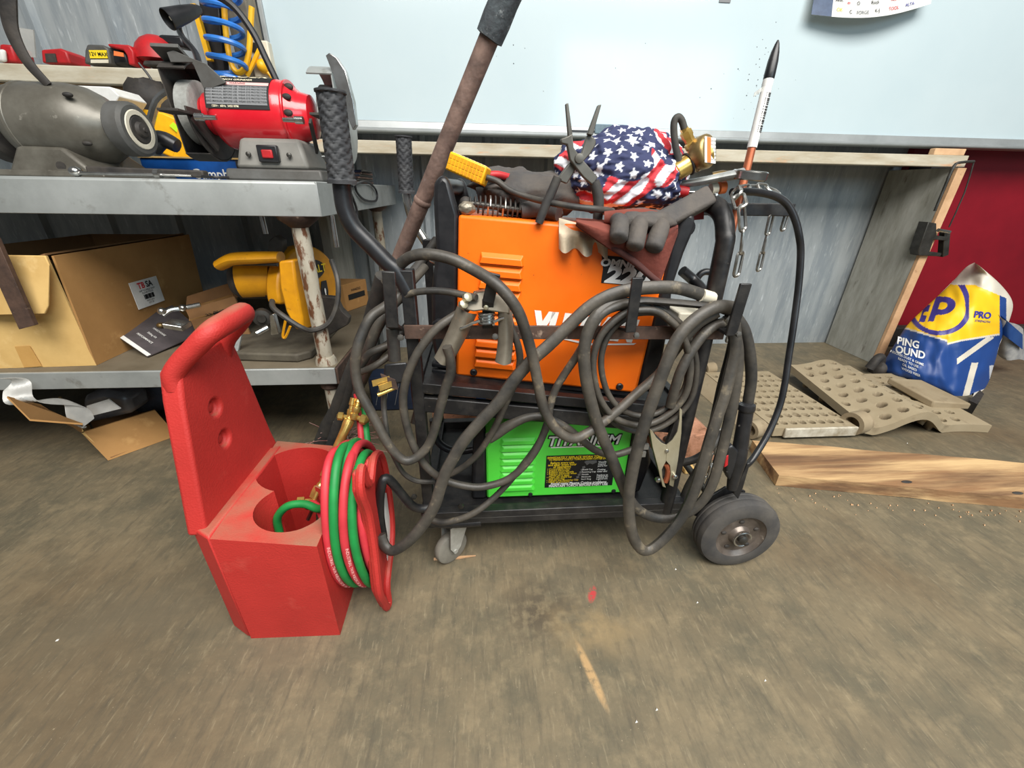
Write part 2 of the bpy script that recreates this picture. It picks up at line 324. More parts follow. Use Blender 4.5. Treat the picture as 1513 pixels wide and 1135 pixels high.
# ================================================================ SETTING
WY = 2.36                                                     # the galvanised back wall
def floor_material():
    m = bpy.data.materials.new('stained_concrete'); m.use_nodes = True; nt = m.node_tree; N = nt.nodes; L = nt.links; b = N['Principled BSDF']
    tc = N.new('ShaderNodeTexCoord')
    def nz(scale, lo, hi, det=6, rough=.6, stretch=None):
        n = N.new('ShaderNodeTexNoise'); n.inputs['Scale'].default_value = scale; n.inputs['Detail'].default_value = det; n.inputs['Roughness'].default_value = rough
        src = tc.outputs['Object']
        if stretch:
            mp = N.new('ShaderNodeMapping'); mp.inputs['Scale'].default_value = stretch; mp.inputs['Rotation'].default_value = (0, 0, .12); L.new(src, mp.inputs[0]); src = mp.outputs[0]
        L.new(src, n.inputs['Vector'])
        r = N.new('ShaderNodeMapRange'); r.inputs[1].default_value = lo; r.inputs[2].default_value = hi; L.new(n.outputs['Fac'], r.inputs[0]); return r.outputs[0]
    def mixc(f, a, c, blend='MIX'):
        x = N.new('ShaderNodeMix'); x.data_type = 'RGBA'; x.blend_type = blend; L.new(f, x.inputs[0])
        if isinstance(a, tuple): x.inputs[6].default_value = a
        else: L.new(a, x.inputs[6])
        if isinstance(c, tuple): x.inputs[7].default_value = c
        else: L.new(c, x.inputs[7])
        return x.outputs[2]
    def mul(a, k):
        x = N.new('ShaderNodeMath'); x.operation = 'MULTIPLY'; L.new(a, x.inputs[0])
        if isinstance(k, (int, float)): x.inputs[1].default_value = k
        else: L.new(k, x.inputs[1])
        return x.outputs[0]
    def blob(cx, cy, rx, ry, rot=0., soft=.5):            # a stain with its own place on the slab
        mp = N.new('ShaderNodeMapping'); mp.vector_type = 'TEXTURE'; mp.inputs['Location'].default_value = (cx, cy, 0); mp.inputs['Scale'].default_value = (rx, ry, 1); mp.inputs['Rotation'].default_value = (0, 0, rot)
        L.new(tc.outputs['Object'], mp.inputs[0])
        l = N.new('ShaderNodeVectorMath'); l.operation = 'LENGTH'; L.new(mp.outputs[0], l.inputs[0])
        r = N.new('ShaderNodeMapRange'); r.inputs[1].default_value = 1.; r.inputs[2].default_value = soft; L.new(l.outputs['Value'], r.inputs[0]); return r.outputs[0]
    c = mixc(nz(2.2, .36, .64), rgb(104, 94, 75), rgb(124, 112, 89))
    c = mixc(nz(6.5, .42, .62, 8, .7), c, rgb(94, 88, 72))
    c = mixc(mul(nz(17, .5, .68, 8, .7), .6), c, rgb(136, 122, 96))
    c = mixc(mul(nz(1.1, .5, .66), .7), c, rgb(94, 78, 58))
    c = mixc(mul(nz(11, .50, .68, 8, .7, (6, 1, 1)), .6), c, rgb(78, 73, 62))
    c = mixc(mul(nz(210, .70, .76, 2), .5), c, rgb(176, 162, 134))
    c = mixc(mul(nz(19, .56, .70, 8, .7, (7, 1, 1)), .5), c, rgb(150, 138, 112))
    p = atz(800, 905); c = mixc(mul(blob(p.x, p.y, .13, .10, .3, .1), nz(30, .42, .55)), c, rgb(78, 70, 58))
    p = atz(875, 925); c = mixc(mul(blob(p.x, p.y, .16, .09, 0, .2), mul(nz(14, .4, .6), .7)), c, rgb(146, 126, 92))
    q0, q1 = atz(850, 945), atz(900, 1055); d = q1-q0
    c = mixc(mul(blob((q0.x+q1.x)/2, (q0.y+q1.y)/2, d.length*.52, .011, math.atan2(d.y, d.x), .55), mul(nz(60, .3, .5), .75)), c, rgb(186, 152, 106))
    p = atz(875, 878); pa_, pb_ = atz(878, 862), atz(871, 893); c = mixc(mul(blob(p.x, p.y, .011, .027, math.atan2((pa_-pb_).y, (pa_-pb_).x)-math.pi/2, .55), nz(110, .40, .5)), c, rgb(176, 62, 62))
    p = atz(250, 900); c = mixc(mul(blob(p.x, p.y, .35, .12, .2, .1), mul(nz(5, .4, .6), .8)), c, rgb(96, 88, 72))
    L.new(c, b.inputs['Base Color']); b.inputs['Roughness'].default_value = .62; b.inputs['Specular IOR Level'].default_value = .35
    n = N.new('ShaderNodeTexNoise'); n.inputs['Scale'].default_value = 70; n.inputs['Detail'].default_value = 5; L.new(tc.outputs['Object'], n.inputs['Vector'])
    bp = N.new('ShaderNodeBump'); bp.inputs['Strength'].default_value = .12; bp.inputs['Distance'].default_value = .004; L.new(n.outputs['Fac'], bp.inputs['Height']); L.new(bp.outputs[0], b.inputs['Normal'])
    return m
B().box(-5, 6, -1.6, 2.6, -.06, 0).make('floor', floor_material(), kind='structure')
wb = B()                                                       # ribbed galvanised sheet: flat pans and raised ribs
prof = []; x = -4.4
while x < .30:
    prof += [(x, WY), (x+.265, WY), (x+.28, WY-.022), (x+.305, WY-.022), (x+.32, WY)]; x += .32
for x in (1.42,): prof += [(x, WY), (x+.006, WY-.008), (x+.03, WY-.008), (x+.036, WY)]
prof = [p for p in prof if p[0] < 2.42]+[(2.42, WY)]
vs = []; fs = []
for x, y in prof: vs += [(x, y, -.02), (x, y, 2.6), (x, WY+.05, -.02), (x, WY+.05, 2.6)]
for i in range(len(prof)-1): a = 4*i; fs += [(a, a+4, a+5, a+1), (a+2, a+3, a+7, a+6), (a+1, a+5, a+7, a+3)]
wb.add(vs, fs); wb.make('wall_back', GALV, kind='structure', ang=10)
REDW = mat('red_wall_paint', rgb(140, 18, 34), rgb(122, 14, 30), .4, scale=2.5, bump=.03)
B().box(2.34, 4.6, WY-.035, WY+.05, -.02, 1.13).make('wall_right', REDW, kind='structure')
B().box(2.44, 4.6, WY-.10, WY-.04, 0, .13).make('baseboard_right', DARK, kind='structure', bevel=.01)
B().box(2.345, 2.47, 2.20, WY-.04, 0, 1.06).make('shadow_strip', mat('painted_shadow_black', rgb(24, 24, 28), None, .6), kind='structure')  # added black strip standing in for the deep shadow beside the end board
# whiteboard
t = thing('whiteboard', 'large glossy white writing board above the galvanised wall, smudged and speckled', 'whiteboard', (1.0, 2.2, 1.14))
WBM = mat('glossy_white_board', rgb(194, 208, 212), rgb(186, 202, 207), .085, scale=1.6, spec=.55, lo=.3, hi=.7, rvar=.08)
B().box(-.85, 3.4, 2.2, 2.225, 1.14, 2.25).make('board_panel', WBM, t)
ALU = mat('aluminium_frame', rgb(172, 176, 176), rgb(152, 156, 156), .4, .35, scale=6)
b = B(); pr = [(2.175, 1.145), (2.2, 1.145), (2.23, 1.13), (2.23, 1.098), (2.15, 1.098), (2.145, 1.103), (2.145, 1.112), (2.17, 1.116)]
b.prism([(-.86, y, z) for y, z in pr], (4.28, 0, 0)); b.make('tray', ALU, t, bevel=.002)
B().box(-.868, -.85, 2.19, 2.235, 1.10, 2.26).make('side_frame', ALU, t, bevel=.002)
b = B()
for i in range(46):
    px, py = random.gauss(1110, 20), random.gauss(120, 34)
    if random.random() < .2: px, py = random.uniform(700, 1200), random.uniform(60, 170)
    c = at(px, py, 2.1995); r = random.uniform(.0008, .0026); b.lathe(c, (0, -1, 0), [(0, r), (.0006, r*.7)], 7)
b.make('marker_specks', LETK, t, kind='stuff')
b = B(); c = at(1072, 4, 2.1995)
B().box(-.03+c.x, .02+c.x, 2.196, 2.2, c.z, c.z+.02).make('marker_mark', LETG, t)
c0, c1 = at(842, 187, 2.19), at(922, 178, 2.19)
B().box(c0.x, c1.x-.13, 2.17, 2.186, 1.117, 1.13).make('marker_pen', BLKP, None, bevel=.003, label='black marker pen lying at the bottom edge of the white board', cat='marker')
B().box(c1.x-.14, c1.x+.02, 2.165, 2.198, 1.117, 1.155).make('board_eraser', mat('grey_felt', rgb(112, 132, 142), rgb(98, 116, 126), .9, scale=60), None, bevel=.004, label='grey felt board eraser on the white board tray behind the flag cloth', cat='eraser')
# curled poster
pt = thing('poster', 'curled sponsor poster taped high on the white board with a row of small logos', 'poster', at(1285, 10, 2.19))
BLX = atz; P0, P1, P2_, P3 = at(1190, 27, 2.19), at(1362, 11, 2.185), at(1384, -60, 2.19), at(1212, -60, 2.19)
def poster(u, v, off=0.):
    p = P0.lerp(P1, u).lerp(P3.lerp(P2_, u), v); p.z -= .035*math.sin(math.pi*u)*(1-v); p.y -= off+.02+.05*(1-v)**2*(.4+.6*math.sin(math.pi*u)); return p
B().slab(poster, 20, 12, (0, .0015, 0)).make('sheet', WHITE, pt)
NAVY = mat('poster_navy', rgb(70, 88, 116), rgb(56, 72, 98), .5, scale=30)
B().slab(lambda u, v: poster(-.01+u*.16, .0+v, .002), 4, 12, (0, .001, 0)).make('navy_strip', NAVY, pt)
B().slab(lambda u, v: poster(.16+u*.83, .42+v*.58, .002), 14, 4, (0, .001, 0)).make('navy_panel', NAVY, pt)
B().slab(lambda u, v: poster(.40+u*.40, .47+v*.5, .004), 8, 3, (0, .001, 0)).make('pale_panel', mat('poster_cream', rgb(206, 204, 196), None, .5), pt)
lg = [('ARK', .2, .30, LETK), ('m', .28, .26, LETR), ('O', .36, .25, LETK), ('OK', .21, .13, LETY), ('C', .30, .10, LETK), ('FORGE', .40, .09, LETG), ('Rock', .50, .26, LETK), ('K-J', .52, .11, LETK), ('TOOL', .66, .11, LETR), ('NOVA', .68, .28, LETR), ('ALTA', .80, .12, LETB), ('A', .86, .28, LETR), ('Beta', .95, .28, LETK)]
for s, u0, v0, m in lg[:]:
    du = (P1-P0).length; dv = (P3-P0).length
    bb = B().text('\u25a0' if False else s, None or (0, 0, 0), (1, 0, 0), (0, 0, 1), .017, .01, warp=lambda x, y: poster(u0+x/du, v0+y/dv, .0035)); bb.make('logo', m, pt, smooth=False)
B().text('SAVE', (0, 0, 0), (1, 0, 0), (0, 0, 1), .03, .01, warp=lambda x, y: poster(.085+x/.3*.5, .45+y/.25, .004)).make('lettering', LETW, pt, smooth=False)
# ================================================================ WOODEN SHELF FRAME under the board
t = thing('wooden_shelf_frame', 'old board shelf frame on the floor under the white board, its end board upright', 'shelf', (2.28, 2.0, 0))
b = B(); b.box(-.78, 2.30, 2.0, 2.03, 1.004, 1.052).make('front_board', PINE, t, bevel=.003)
B().box(-.78, 2.30, 2.032, 2.33, 1.02, 1.05).make('top_board', GREYW, t, bevel=.003)
B().box(2.255, 2.295, 2.004, 2.345, 0.0, 1.003).make('end_board', GREYW, t, bevel=.002)
B().box(2.253, 2.297, 1.984, 2.003, 0.0, 1.0).make('edge_strip', PINEE, t, bevel=.002)
B().box(-.72, -.68, 2.02, 2.33, 0.0, 1.003).make('end_board', GREYW, t, bevel=.002)
B().box(2.18, 2.34, 2.06, 2.09, 1.056, 1.085).make('wood_offcut', PINEE, None, bevel=.003, label='short wood offcut lying on top of the old board shelf', cat='offcut')
# clamp and rod on the end board
t = thing('beam_clamp', 'grey steel clamp gripping the edge of the upright weathered end board', 'clamp', (2.3, 1.97, .62))
q = [at(x, y, 1.965) for x, y in ((1372, 328), (1384, 330), (1384, 348), (1400, 350), (1398, 356), (1380, 354), (1374, 372), (1392, 374), (1390, 379), (1358, 378), (1357, 370))]
B().prism(q, (0, .05, 0)).make('frame', IRON, t, bevel=.003)
B().bar(at(1396, 342, 1.99), at(1393, 378, 1.99), .03, .03, (0, 1, 0)).make('jaw', IRON, t, bevel=.003)
B().cyl(at(1386, 340, 1.96), at(1403, 343, 1.96), .008).make('screw', CHROME, t)
t2 = thing('bent_steel_rod', 'thin bent grey rod hooked over the corner of the old board shelf', 'rod', (2.3, 1.97, 1.0))
B().tube(pts([(1381, 312), (1396, 276), (1409, 246), (1420, 240), (1439, 239)], 1.97), .006, 8, k=3).make('rod', IRON, t2)
B().tube(pts([(1439, 239), (1425, 285), (1402, 336)], 1.975), .003, 8, k=2).make('hook', IRON, t2)
# ================================================================ POST with outlet, hoses
t = thing('wall_post', 'grey old timber post at the left end of the white board', 'post', (-.86, 2.12, 1.05))
B().box(-.955, -.872, 2.10, 2.19, 1.053, 2.2).make('timber', POSTM, t, bevel=.004)
t = thing('outlet_box', 'cream electrical outlet box on the grey post with yellow plug', 'outlet', at(392, 95, 2.08))
c0, c1 = at(380, 116, 2.08), at(398, 62, 2.08)
B().box(c0.x, c0.x+.075, 2.06, 2.10, c0.z, c1.z).make('box', CREAMP, t, bevel=.005)
B().ball(at(389, 98, 2.05), .022, .03, .024).make('plug', YEL, t)
B().box(c0.x+.012, c0.x+.05, 2.052, 2.0605, c1.z-.04, c1.z-.01).make('socket', IRON, t, bevel=.002)
tag(B().tube(pts([(331, 0), (334, 50), (341, 92), (351, 107), (362, 100), (368, 75), (370, 45), (372, 10)], 2.02), .010, 8).tube(pts([(392, 104), (400, 112), (405, 122)], 2.05), .006, 8).tube(pts([(365, 112), (372, 98), (384, 72)], 2.03), .008, 8).make('extension_lead', YEL), 'yellow extension cord hanging in a loop by the grey post', 'cord')
b = B(); P = []
for i in range(7*24+1):
    a = i/24*2*math.pi; f = i/(7*24)
    c = V(at(333-20*(1-f)*.6+6*f, -60+f*182, 2.0)); P.append(c+V((math.cos(a)*.062, math.sin(a)*.05, 0)))
b.tube(P, .0095, 8, k=0); tag(b.make('coiled_air_hose', BLUEH), 'blue coiled air hose hanging beside the yellow cord', 'hose')
tag(B().tube(pts([(300, -12), (325, -4), (350, 15), (375, 50), (392, 85), (405, 112), (412, 128)], 1.75), .011, 8).make('black_hose', BLKWIRE), 'black cable arching down in front of the grey post', 'cable')
B().slab(lambda u, v: at(281+u*7+v*24, 5+v*84, 2.06)+V((0, 0, 0)), 2, 8, (0, .02, 0)).make('yellow_level', YEL, None, label='yellow strip tool hanging on the wall left of blue coiled hose', cat='tool')
B().prism([at(x, y, 2.1) for x, y in ((292, -8), (322, -8), (332, 110), (308, 110))], (0, .04, 0)).make('hose_hanger', BLKP, None, bevel=.004, label='black hanger plate behind blue coiled hose', cat='hanger')
# ================================================================ UPPER SHELF with tools
t = thing('upper_shelf', 'rough pale wooden shelf plank above the bench grinders', 'shelf', (-1.5, 1.95, 1.19))
B().box(-2.9, -1.11, 1.95, 2.33, 1.205, 1.258).make('plank', PINE, t, bevel=.004)
B().box(-2.9, -1.12, 1.98, 2.02, 1.17, 1.204).make('rail', WOOD, t, bevel=.003)
B().box(-1.15, -1.11, 2.05, 2.33, .89, 1.204).make('bracket_board', DARK, t, bevel=.003)
def lying(name, quad, Y, dep, m, label, cat, bevel=.008, group=None):
    return B().prism([at(x, y, Y) for x, y in quad], (0, dep, 0)).make(name, m, None, bevel=bevel, label=label, cat=cat, group=group)
zt = 1.26
lying('red_tool_case', [(-2, 92), (24, 92), (17, 66), (-2, 64)], 2.0, .08, REDT, 'red tool case at the left end of the upper shelf', 'case')
lying('paper_box', [(-6, 91), (6, 91), (4, 72), (-6, 72)], 1.98, .018, WHITE, 'white box at the far left of the upper shelf', 'box')
t = thing('red_battery_charger', 'small red charger with open dark slot on upper shelf', 'charger', at(84, 93, 2.05))
B().prism([at(x, y, 2.02) for x, y in ((62, 93), (104, 94), (98, 76), (88, 71), (60, 73))], (0, .10, 0)).make('body', REDT, t, bevel=.006)
B().prism([at(x, y, 2.016) for x, y in ((68, 92), (84, 92), (81, 79), (66, 79))], (0, .003, 0)).make('slot', DARK, t)
t = thing('cordless_battery', 'black tool battery with yellow label on the upper shelf', 'battery', at(145, 95, 2.0))
B().prism([at(x, y, 2.0) for x, y in ((124, 94), (164, 95), (160, 72), (152, 66), (128, 65), (125, 74))], (0, .09, 0)).make('body', GREYC, t, bevel=.006)
B().prism([at(x, y, 1.997) for x, y in ((133, 86), (159, 86), (157, 74), (131, 74))], (0, .002, 0)).make('label', LETY, t)
B().text('12V MAX', at(145, 80, 1.995), (1, 0, 0), (0, 0, 1), .016, .01).make('lettering', LETK, t, smooth=False)
B().prism([at(x, y, 1.998) for x, y in ((134, 93), (160, 93), (160, 88), (134, 88))], (0, .002, 0)).make('vent', CREAMP, t)
t = thing('red_cordless_drill', 'red and black cordless drill lying right of the yellow labelled battery', 'drill', at(182, 96, 2.0))
B().prism([at(x, y, 2.02) for x, y in ((164, 95), (190, 96), (186, 78), (172, 68), (160, 68))], (0, .08, 0)).make('body', BLKP, t, bevel=.008)
B().prism([at(x, y, 2.0) for x, y in ((190, 96), (199, 96), (197, 76), (190, 66), (158, 64), (160, 69), (182, 74), (187, 82))], (0, .09, 0)).make('shell', REDT, t, bevel=.006)
B().prism([at(x, y, 1.997) for x, y in ((168, 82), (183, 84), (182, 78), (168, 75))], (0, .002, 0)).make('label', LETO, t)
t = thing('red_hard_cap', 'red domed cap sitting beside lamp on the upper shelf', 'cap', at(238, 95, 2.05))
B().ball(at(238, 92, 2.08), .082, .08, .085, fn=lambda p: 1.0 if p.z > -.1 else .45).make('dome', REDT, t)
B().prism([at(x, y, 2.0) for x, y in ((210, 96), (262, 97), (258, 90), (212, 89))], (0, .1, 0)).make('rim', DARK, t, bevel=.004)
lying('black_clutter_box', [(230, 62), (272, 70), (268, 52), (234, 50)], 2.06, .06, BLKP, 'black tool lying on top of the red domed cap', 'tool')
# eye-shield lamps of the grinders
def lamp(name, path, Y, r, shade, sdir, rs, label, m):
    t = thing(name, label, 'lamp', at(path[0][0], path[0][1], Y))
    B().tube(pts(path, Y), r, 8).make('gooseneck', m, t)
    c = at(shade[0], shade[1], Y); B().lathe(c, sdir, [(-.07, rs*.35), (-.05, rs*.6), (-.01, rs*.8), (.05, rs), (.052, rs*.94), (0, rs*.72), (-.03, rs*.3)], 24).make('lamp_shade', m, t)
    B().lathe(c+V(sdir)*-.005, sdir, [(0, rs*.6), (.03, rs*.5), (.045, rs*.2)], 16).make('bulb', DGLASS, t); return t
lamp('gooseneck_lamp', [(300, 170, 1.5), (298, 120, 1.6), (290, 80, 1.72), (270, 55, 1.8), (264, 40, 1.85), (266, 26, 1.85)], 1.8, .009, (268, 22), (-.55, -.7, -.45), .029, 'black gooseneck lamp with small round shade behind the red grinder', BLKP)
ga0 = tag(B().tube(pts([(10, -30), (12, 10), (16, 40), (28, 70), (46, 98), (72, 126)], 1.36), [.020, .019, .017, .015, .013, .010], 10, flat=(.4, (0, 1, 0))).make('bent_grey_arm', DARK), 'dark bent shield arm rising from the old grey grinder', 'arm')
B().slab(lambda u, v: at(22+u*16+v*4, 40+v*42, 1.5)+V((0, .02*u, 0)), 3, 5, (0, .004, 0)).make('eye_shield', PLASTIC, ga0)
tag(B().tube(pts([(205, 93), (222, 115), (234, 140)], 1.9), .004, 6).make('thin_wire', BLKWIRE), 'thin dark wire hanging over the upper shelf edge', 'wire')
# ================================================================ STEEL WORKBENCH
t = thing('steel_workbench', 'stainless steel workbench on chipped white pipe legs carrying two grinders', 'workbench', (-.9, 1.19, 0))
b = B(); prf = [(1.19, .80), (1.19, .878), (1.195, .884), (2.28, .884), (2.28, .80), (2.274, .80), (2.274, .879), (1.196, .879), (1.196, .80)]
b.prism([(-2.7, y, z) for y, z in prf], (2.286, 0, 0)); b.box(-.417, -.412, 1.1905, 2.279, .80, .8835); b.make('tabletop', STEEL, t, bevel=.0015)
def leg(x, y, z0, z1, nm='leg'):
    l = B().lathe((x, y, z0), (0, 0, 1), [(0, .0225), (z1-z0, .0225)], 18).make(nm, LEGM, t)
    B().lathe((x, y, z1-.03), (0, 0, 1), [(0, .024), (.008, .034), (.02, .05), (.03, .055)], 20).make('leg_flange', RUSTB, l)
    B().lathe((x, y, .36), (0, 0, 1), [(0, .033), (.018, .031), (.03, .026)], 18).make('leg_collar', LEGM, l)
    B().lathe((x, y, .28), (0, 0, 1), [(0, .026), (.005, .031), (.03, .031)], 18).make('shelf_bracket', RUSTB, l)
    B().lathe((x, y, 0), (0, 0, 1), [(0, .032), (.02, .03), (.05, .024)], 18).make('leg_foot', RUSTB, l)
for x, y in ((-.492, 1.235), (-.49, 2.17), (-2.5, 1.235), (-2.5, 2.17)): leg(x, y, 0, .80)
b = B(); b.box(-2.7, -.455, 1.20, 2.26, .356, .364); b.make('shelf', SHELFM, t)
B().box(-2.7, -.455, 1.19, 1.2, .31, .364).make('shelf_apron', STEEL, t, bevel=.002)
B().box(-.454, -.446, 1.19, 2.26, .31, .364).make('shelf_side_apron', RUSTB, t, bevel=.002)
for px, py, l in ((388, 325, .05), (491, 325, .085)):
    c = at(px, py, 1.26); B().cyl((c.x, 1.26, .80-l), (c.x, 1.26, .80), .007).make('bolt', CHROME, t)
# ---- red bench grinder
ZB = .885
t = thing('bench_grinder', 'red bench grinder with grey base and black label on the steel workbench', 'grinder', (-.57, 1.36, ZB))
gx, gy, gz = -.590, 1.37, 1.045
b = B().lathe((gx-.135, gy, gz), (1, 0, 0), [(.005, .035), (.007, .05), (.022, .054), (.034, .072), (.045, .081), (.055, .083), (.20, .083), (.212, .081), (.232, .072), (.25, .058), (.275, .052), (.278, .035)], 40)
b.make('motor_housing', REDG, t)
for k in range(3):
    a = math.radians(60-30*k); c = V((gx+.10, gy-math.cos(a)*.072, gz+math.sin(a)*.072)); B().ball(c, .012, .006, .008).make('vent_slot', DARK, t)
B().lathe((gx+.085, gy, gz), (1, 0, 0), [(0, .0832), (.003, .0842), (.006, .0832)], 40).make('seam_ring', REDG, t)
def lab(x, y):
    x -= .012
    a = math.radians(33)+y/.0836; return V((gx-.005+x, gy-math.cos(a)*.0838, gz+math.sin(a)*.0838))
def labp(nm, x0, x1, y0, y1, m, off): B().slab(lambda u, v: lab(x0+(x1-x0)*u, y0+(y1-y0)*v)+(lab(x0, y0+(y1-y0)*v)-V((lab(x0, 0).x, gy, gz))).normalized()*off, 2, 8, lambda u, v: (lab(x0, y0+(y1-y0)*v)-V((lab(x0, 0).x, gy, gz))).normalized()*.0006).make(nm, m, t)
labp('label_plate', -.078, .078, -.045, .075, LETK, .0003)
labp('label_grey_panel', -.074, .074, -.036, .012, LETG, .001); labp('label_red_band', -.076, .076, .014, .024, LETP, .001)
def rtext(s, x, y, sz, m, bold=.01, sx=1.): B().text(s, (0, 0, 0), (1, 0, 0), (0, 0, 1), sz, bold, sx=sx, warp=lambda a, c: lab(x+a, y+c)+(lab(x, y+c)-V((lab(x, 0).x, gy, gz))).normalized()*.0022).make('lettering', m, t, smooth=False)
rtext('BAUER', 0, .060, .034, LETC, .02, 1.25); rtext('6 in. BENCH GRINDER', -.02, .034, .011, LETC)
for k in range(6): rtext('READ MANUAL BEFORE USE. WEAR EYE PROTECTION.', 0, .008-.0075*k, .0062, LETK, .005)
rtext('WARNING', 0, .019, .008, LETK); rtext('120V~  60Hz  3450 RPM', -.03, -.040, .0065, LETC)
# base
c0, c1, c2, c3 = at(360, 262, 1.30), at(440, 262, 1.30), at(432, 206, 1.30), at(366, 206, 1.30)
B().hexa([(-.675, 1.27, ZB), (-.42, 1.27, ZB), (-.42, 1.47, ZB), (-.675, 1.47, ZB), (-.67, 1.275, ZB+.028), (-.425, 1.275, ZB+.028), (-.425, 1.465, ZB+.028), (-.67, 1.465, ZB+.028)]).make('base_plate', GREYC, t, bevel=.005)
B().hexa([(-.648, 1.282, ZB+.028), (-.455, 1.282, ZB+.028), (-.455, 1.46, ZB+.028), (-.648, 1.46, ZB+.028), (-.63, 1.30, gz-.058), (-.475, 1.30, gz-.058), (-.475, 1.44, gz-.058), (-.63, 1.44, gz-.058)]).make('pedestal', mat('grey_base_paint', rgb(128, 126, 120), rgb(112, 110, 104), .55, scale=12), t, bevel=.01)
sw = B().box(-.580, -.528, 1.274, 1.29, ZB+.044, ZB+.084).make('switch_frame', BLKP, t, bevel=.003)
B().box(-.568, -.540, 1.270, 1.28, ZB+.053, ZB+.073).make('switch_button', REDT, sw, bevel=.003)
for x in (-.606, -.502): B().lathe((x, 1.285, ZB+.062), (0, -1, 0), [(0, .006), (.006, .006), (.008, .003)], 10).make('screw', IRON, t)
# wheels + guards
for sgn, wx in ((-1, gx-.160), (1, gx+.192)):
    B().lathe((wx-.019, gy, gz), (1, 0, 0), [(0, .03), (0, .07), (.003, .075), (.035, .075), (.038, .07), (.038, .03)], 40).make('grinding_wheel', GRIND, t)
    B().lathe((wx-sgn*.022, gy, gz), (-sgn, 0, 0), [(-.006, .04), (.0, .04), (.004, .03), (.012, .024)], 26).make('wheel_flange', REDT, t)
    g = B(); R = .110; n = 26; a0, a1 = math.radians(155), math.radians(400)
    for k in range(2):        # two cheeks of the guard, open towards the front
        pass
    outer = [V((wx+sgn*.026, gy+R*math.cos(a0+(a1-a0)*i/n)*1.0, gz+R*math.sin(a0+(a1-a0)*i/n))) for i in range(n+1)]
    ang = [math.radians(-165+(255)*i/n) for i in range(n+1)]      # from front-bottom, round the back, to the top
    ring = [V((0, -R*math.cos(a), R*math.sin(a))) for a in [math.radians(-60-250*i/n) for i in range(n+1)]]
    cheek = [V((wx+sgn*.03, gy, gz))+r for r in ring]
    g.prism(cheek, (sgn*.003, 0, 0))
    band = [];
    for r in ring: band.append(r)
    vs = []; fs = []
    for r in band:
        for q, dx in ((1.0, -sgn*.03), (1.0, sgn*.033), (1.03, sgn*.033), (1.03, -sgn*.03)): vs.append(V((wx+dx, gy, gz))+r*q)
    for i in range(len(band)-1):
        for k in range(4): fs.append((4*i+k, 4*i+(k+1) % 4, 4*i+4+(k+1) % 4, 4*i+4+k))
    fs += [(0, 1, 2, 3), (4*n, 4*n+1, 4*n+2, 4*n+3)]
    g.add(vs, fs); gd = g.make('wheel_guard', STEEL if sgn > 0 else DARK, t)
    if sgn < 0:
        g2 = B(); half = [V((0, -R*.99*math.cos(a), R*.99*math.sin(a))) for a in [math.radians(2-182*i/n) for i in range(n+1)]]
        g2.prism([V((wx+.026, gy, gz))+r for r in half], (.004, 0, 0)); g2.make('inner_guard_plate', DARK, t, bevel=.001)
    # spark deflector and tool rest
    p0 = V((wx, gy-.045, gz+.115)); d = V((0, -.06, .03))
    if sgn < 0: B().obox(p0, (.032, 0, 0), d*.5, V((0, .002, .004))).make('spark_deflector', GREYC, t, bevel=.001)
    B().obox(V((wx+.014, gy-.125, gz-.012)), (.024, 0, 0), (0, .032, 0), (0, 0, .003)).make('tool_rest', DARK, t, bevel=.001)
    B().bar(V((wx-sgn*.03, gy-.10, gz-.02)), V((wx-sgn*.045, gy-.04, gz-.085)), .018, .006, (1, 0, 0)).make('rest_arm', DARK, t)
    B().lathe(V((wx-sgn*.045, gy-.105, gz-.02)), (-sgn, 0, 0), [(0, .009), (.02, .009), (.022, .006), (.05, .005)], 10).make('rest_knob', CHROME, t)
# big eye-shield plates, seen above the guards
q = [at(x, y, 1.30) for x, y in ((246, 77), (256, 74), (283, 86), (304, 94), (334, 122), (318, 128), (303, 136), (284, 92), (252, 92))]
B().prism(q, (0, .006, 0)).make('shield_plate', GREYC, t, bevel=.001)
q = [at(x, y, 1.30) for x, y in ((481, 82), (486, 78), (497, 85), (510, 105), (522, 150), (526, 185), (521, 192), (512, 170), (500, 140), (492, 110))]
B().prism(q, (.004, .01, 0)).make('shield_plate', CHROME, t, bevel=.001)
# ---- old grey buffer grinder
t = thing('old_grey_grinder', 'old grimy grey buffing grinder at the left end of the steel workbench', 'grinder', (-1.15, 1.40, ZB))
ax0, ay0, az0 = -1.225, 1.42, 1.012
b = B().lathe((ax0, ay0, az0), (1, -.06, 0), [(-.02, .05), (-.015, .085), (0, .096), (.03, .1), (.13, .1), (.17, .093), (.20, .078), (.22, .058), (.24, .045), (.26, .04)], 40); b.make('motor_housing', GREYM, t)
B().lathe((ax0+.015, ay0, az0), (1, -.06, 0), [(0, .0985), (.004, .102), (.012, .102), (.016, .0985)], 40).make('seam_ring', GREYM, t)
B().lathe((ax0+.238, ay0-.021, az0-.005), (1, -.06, 0), [(0, .03), (0, .058), (.008, .066), (.045, .066), (.052, .058), (.052, .03)], 36).make('buffing_wheel', GREYC, t)
B().lathe((ax0+.291, ay0-.024, az0-.005), (1, -.06, 0), [(0, .048), (.002, .046), (.002, .036), (0, .035)], 30, close=False).make('wheel_rim_ring', CREAMP, t)
B().lathe((ax0+.289, ay0-.024, az0-.005), (1, -.06, 0), [(0, .034), (.004, .031), (.004, .02), (.012, .016), (.014, .006), (.018, .005)], 24).make('arbor_nut', DARK, t)
B().lathe((ax0-.10, ay0+.006, az0), (1, -.06, 0), [(0, .03), (0, .085), (.012, .095), (.05, .095), (.06, .085), (.06, .03)], 36).make('dark_wheel', DARK, t)
for p in ((100, 140), (129, 212)): B().ball(at(p[0], p[1], 1.335), .012, .008, .006).make('oil_hole', DARK, t)
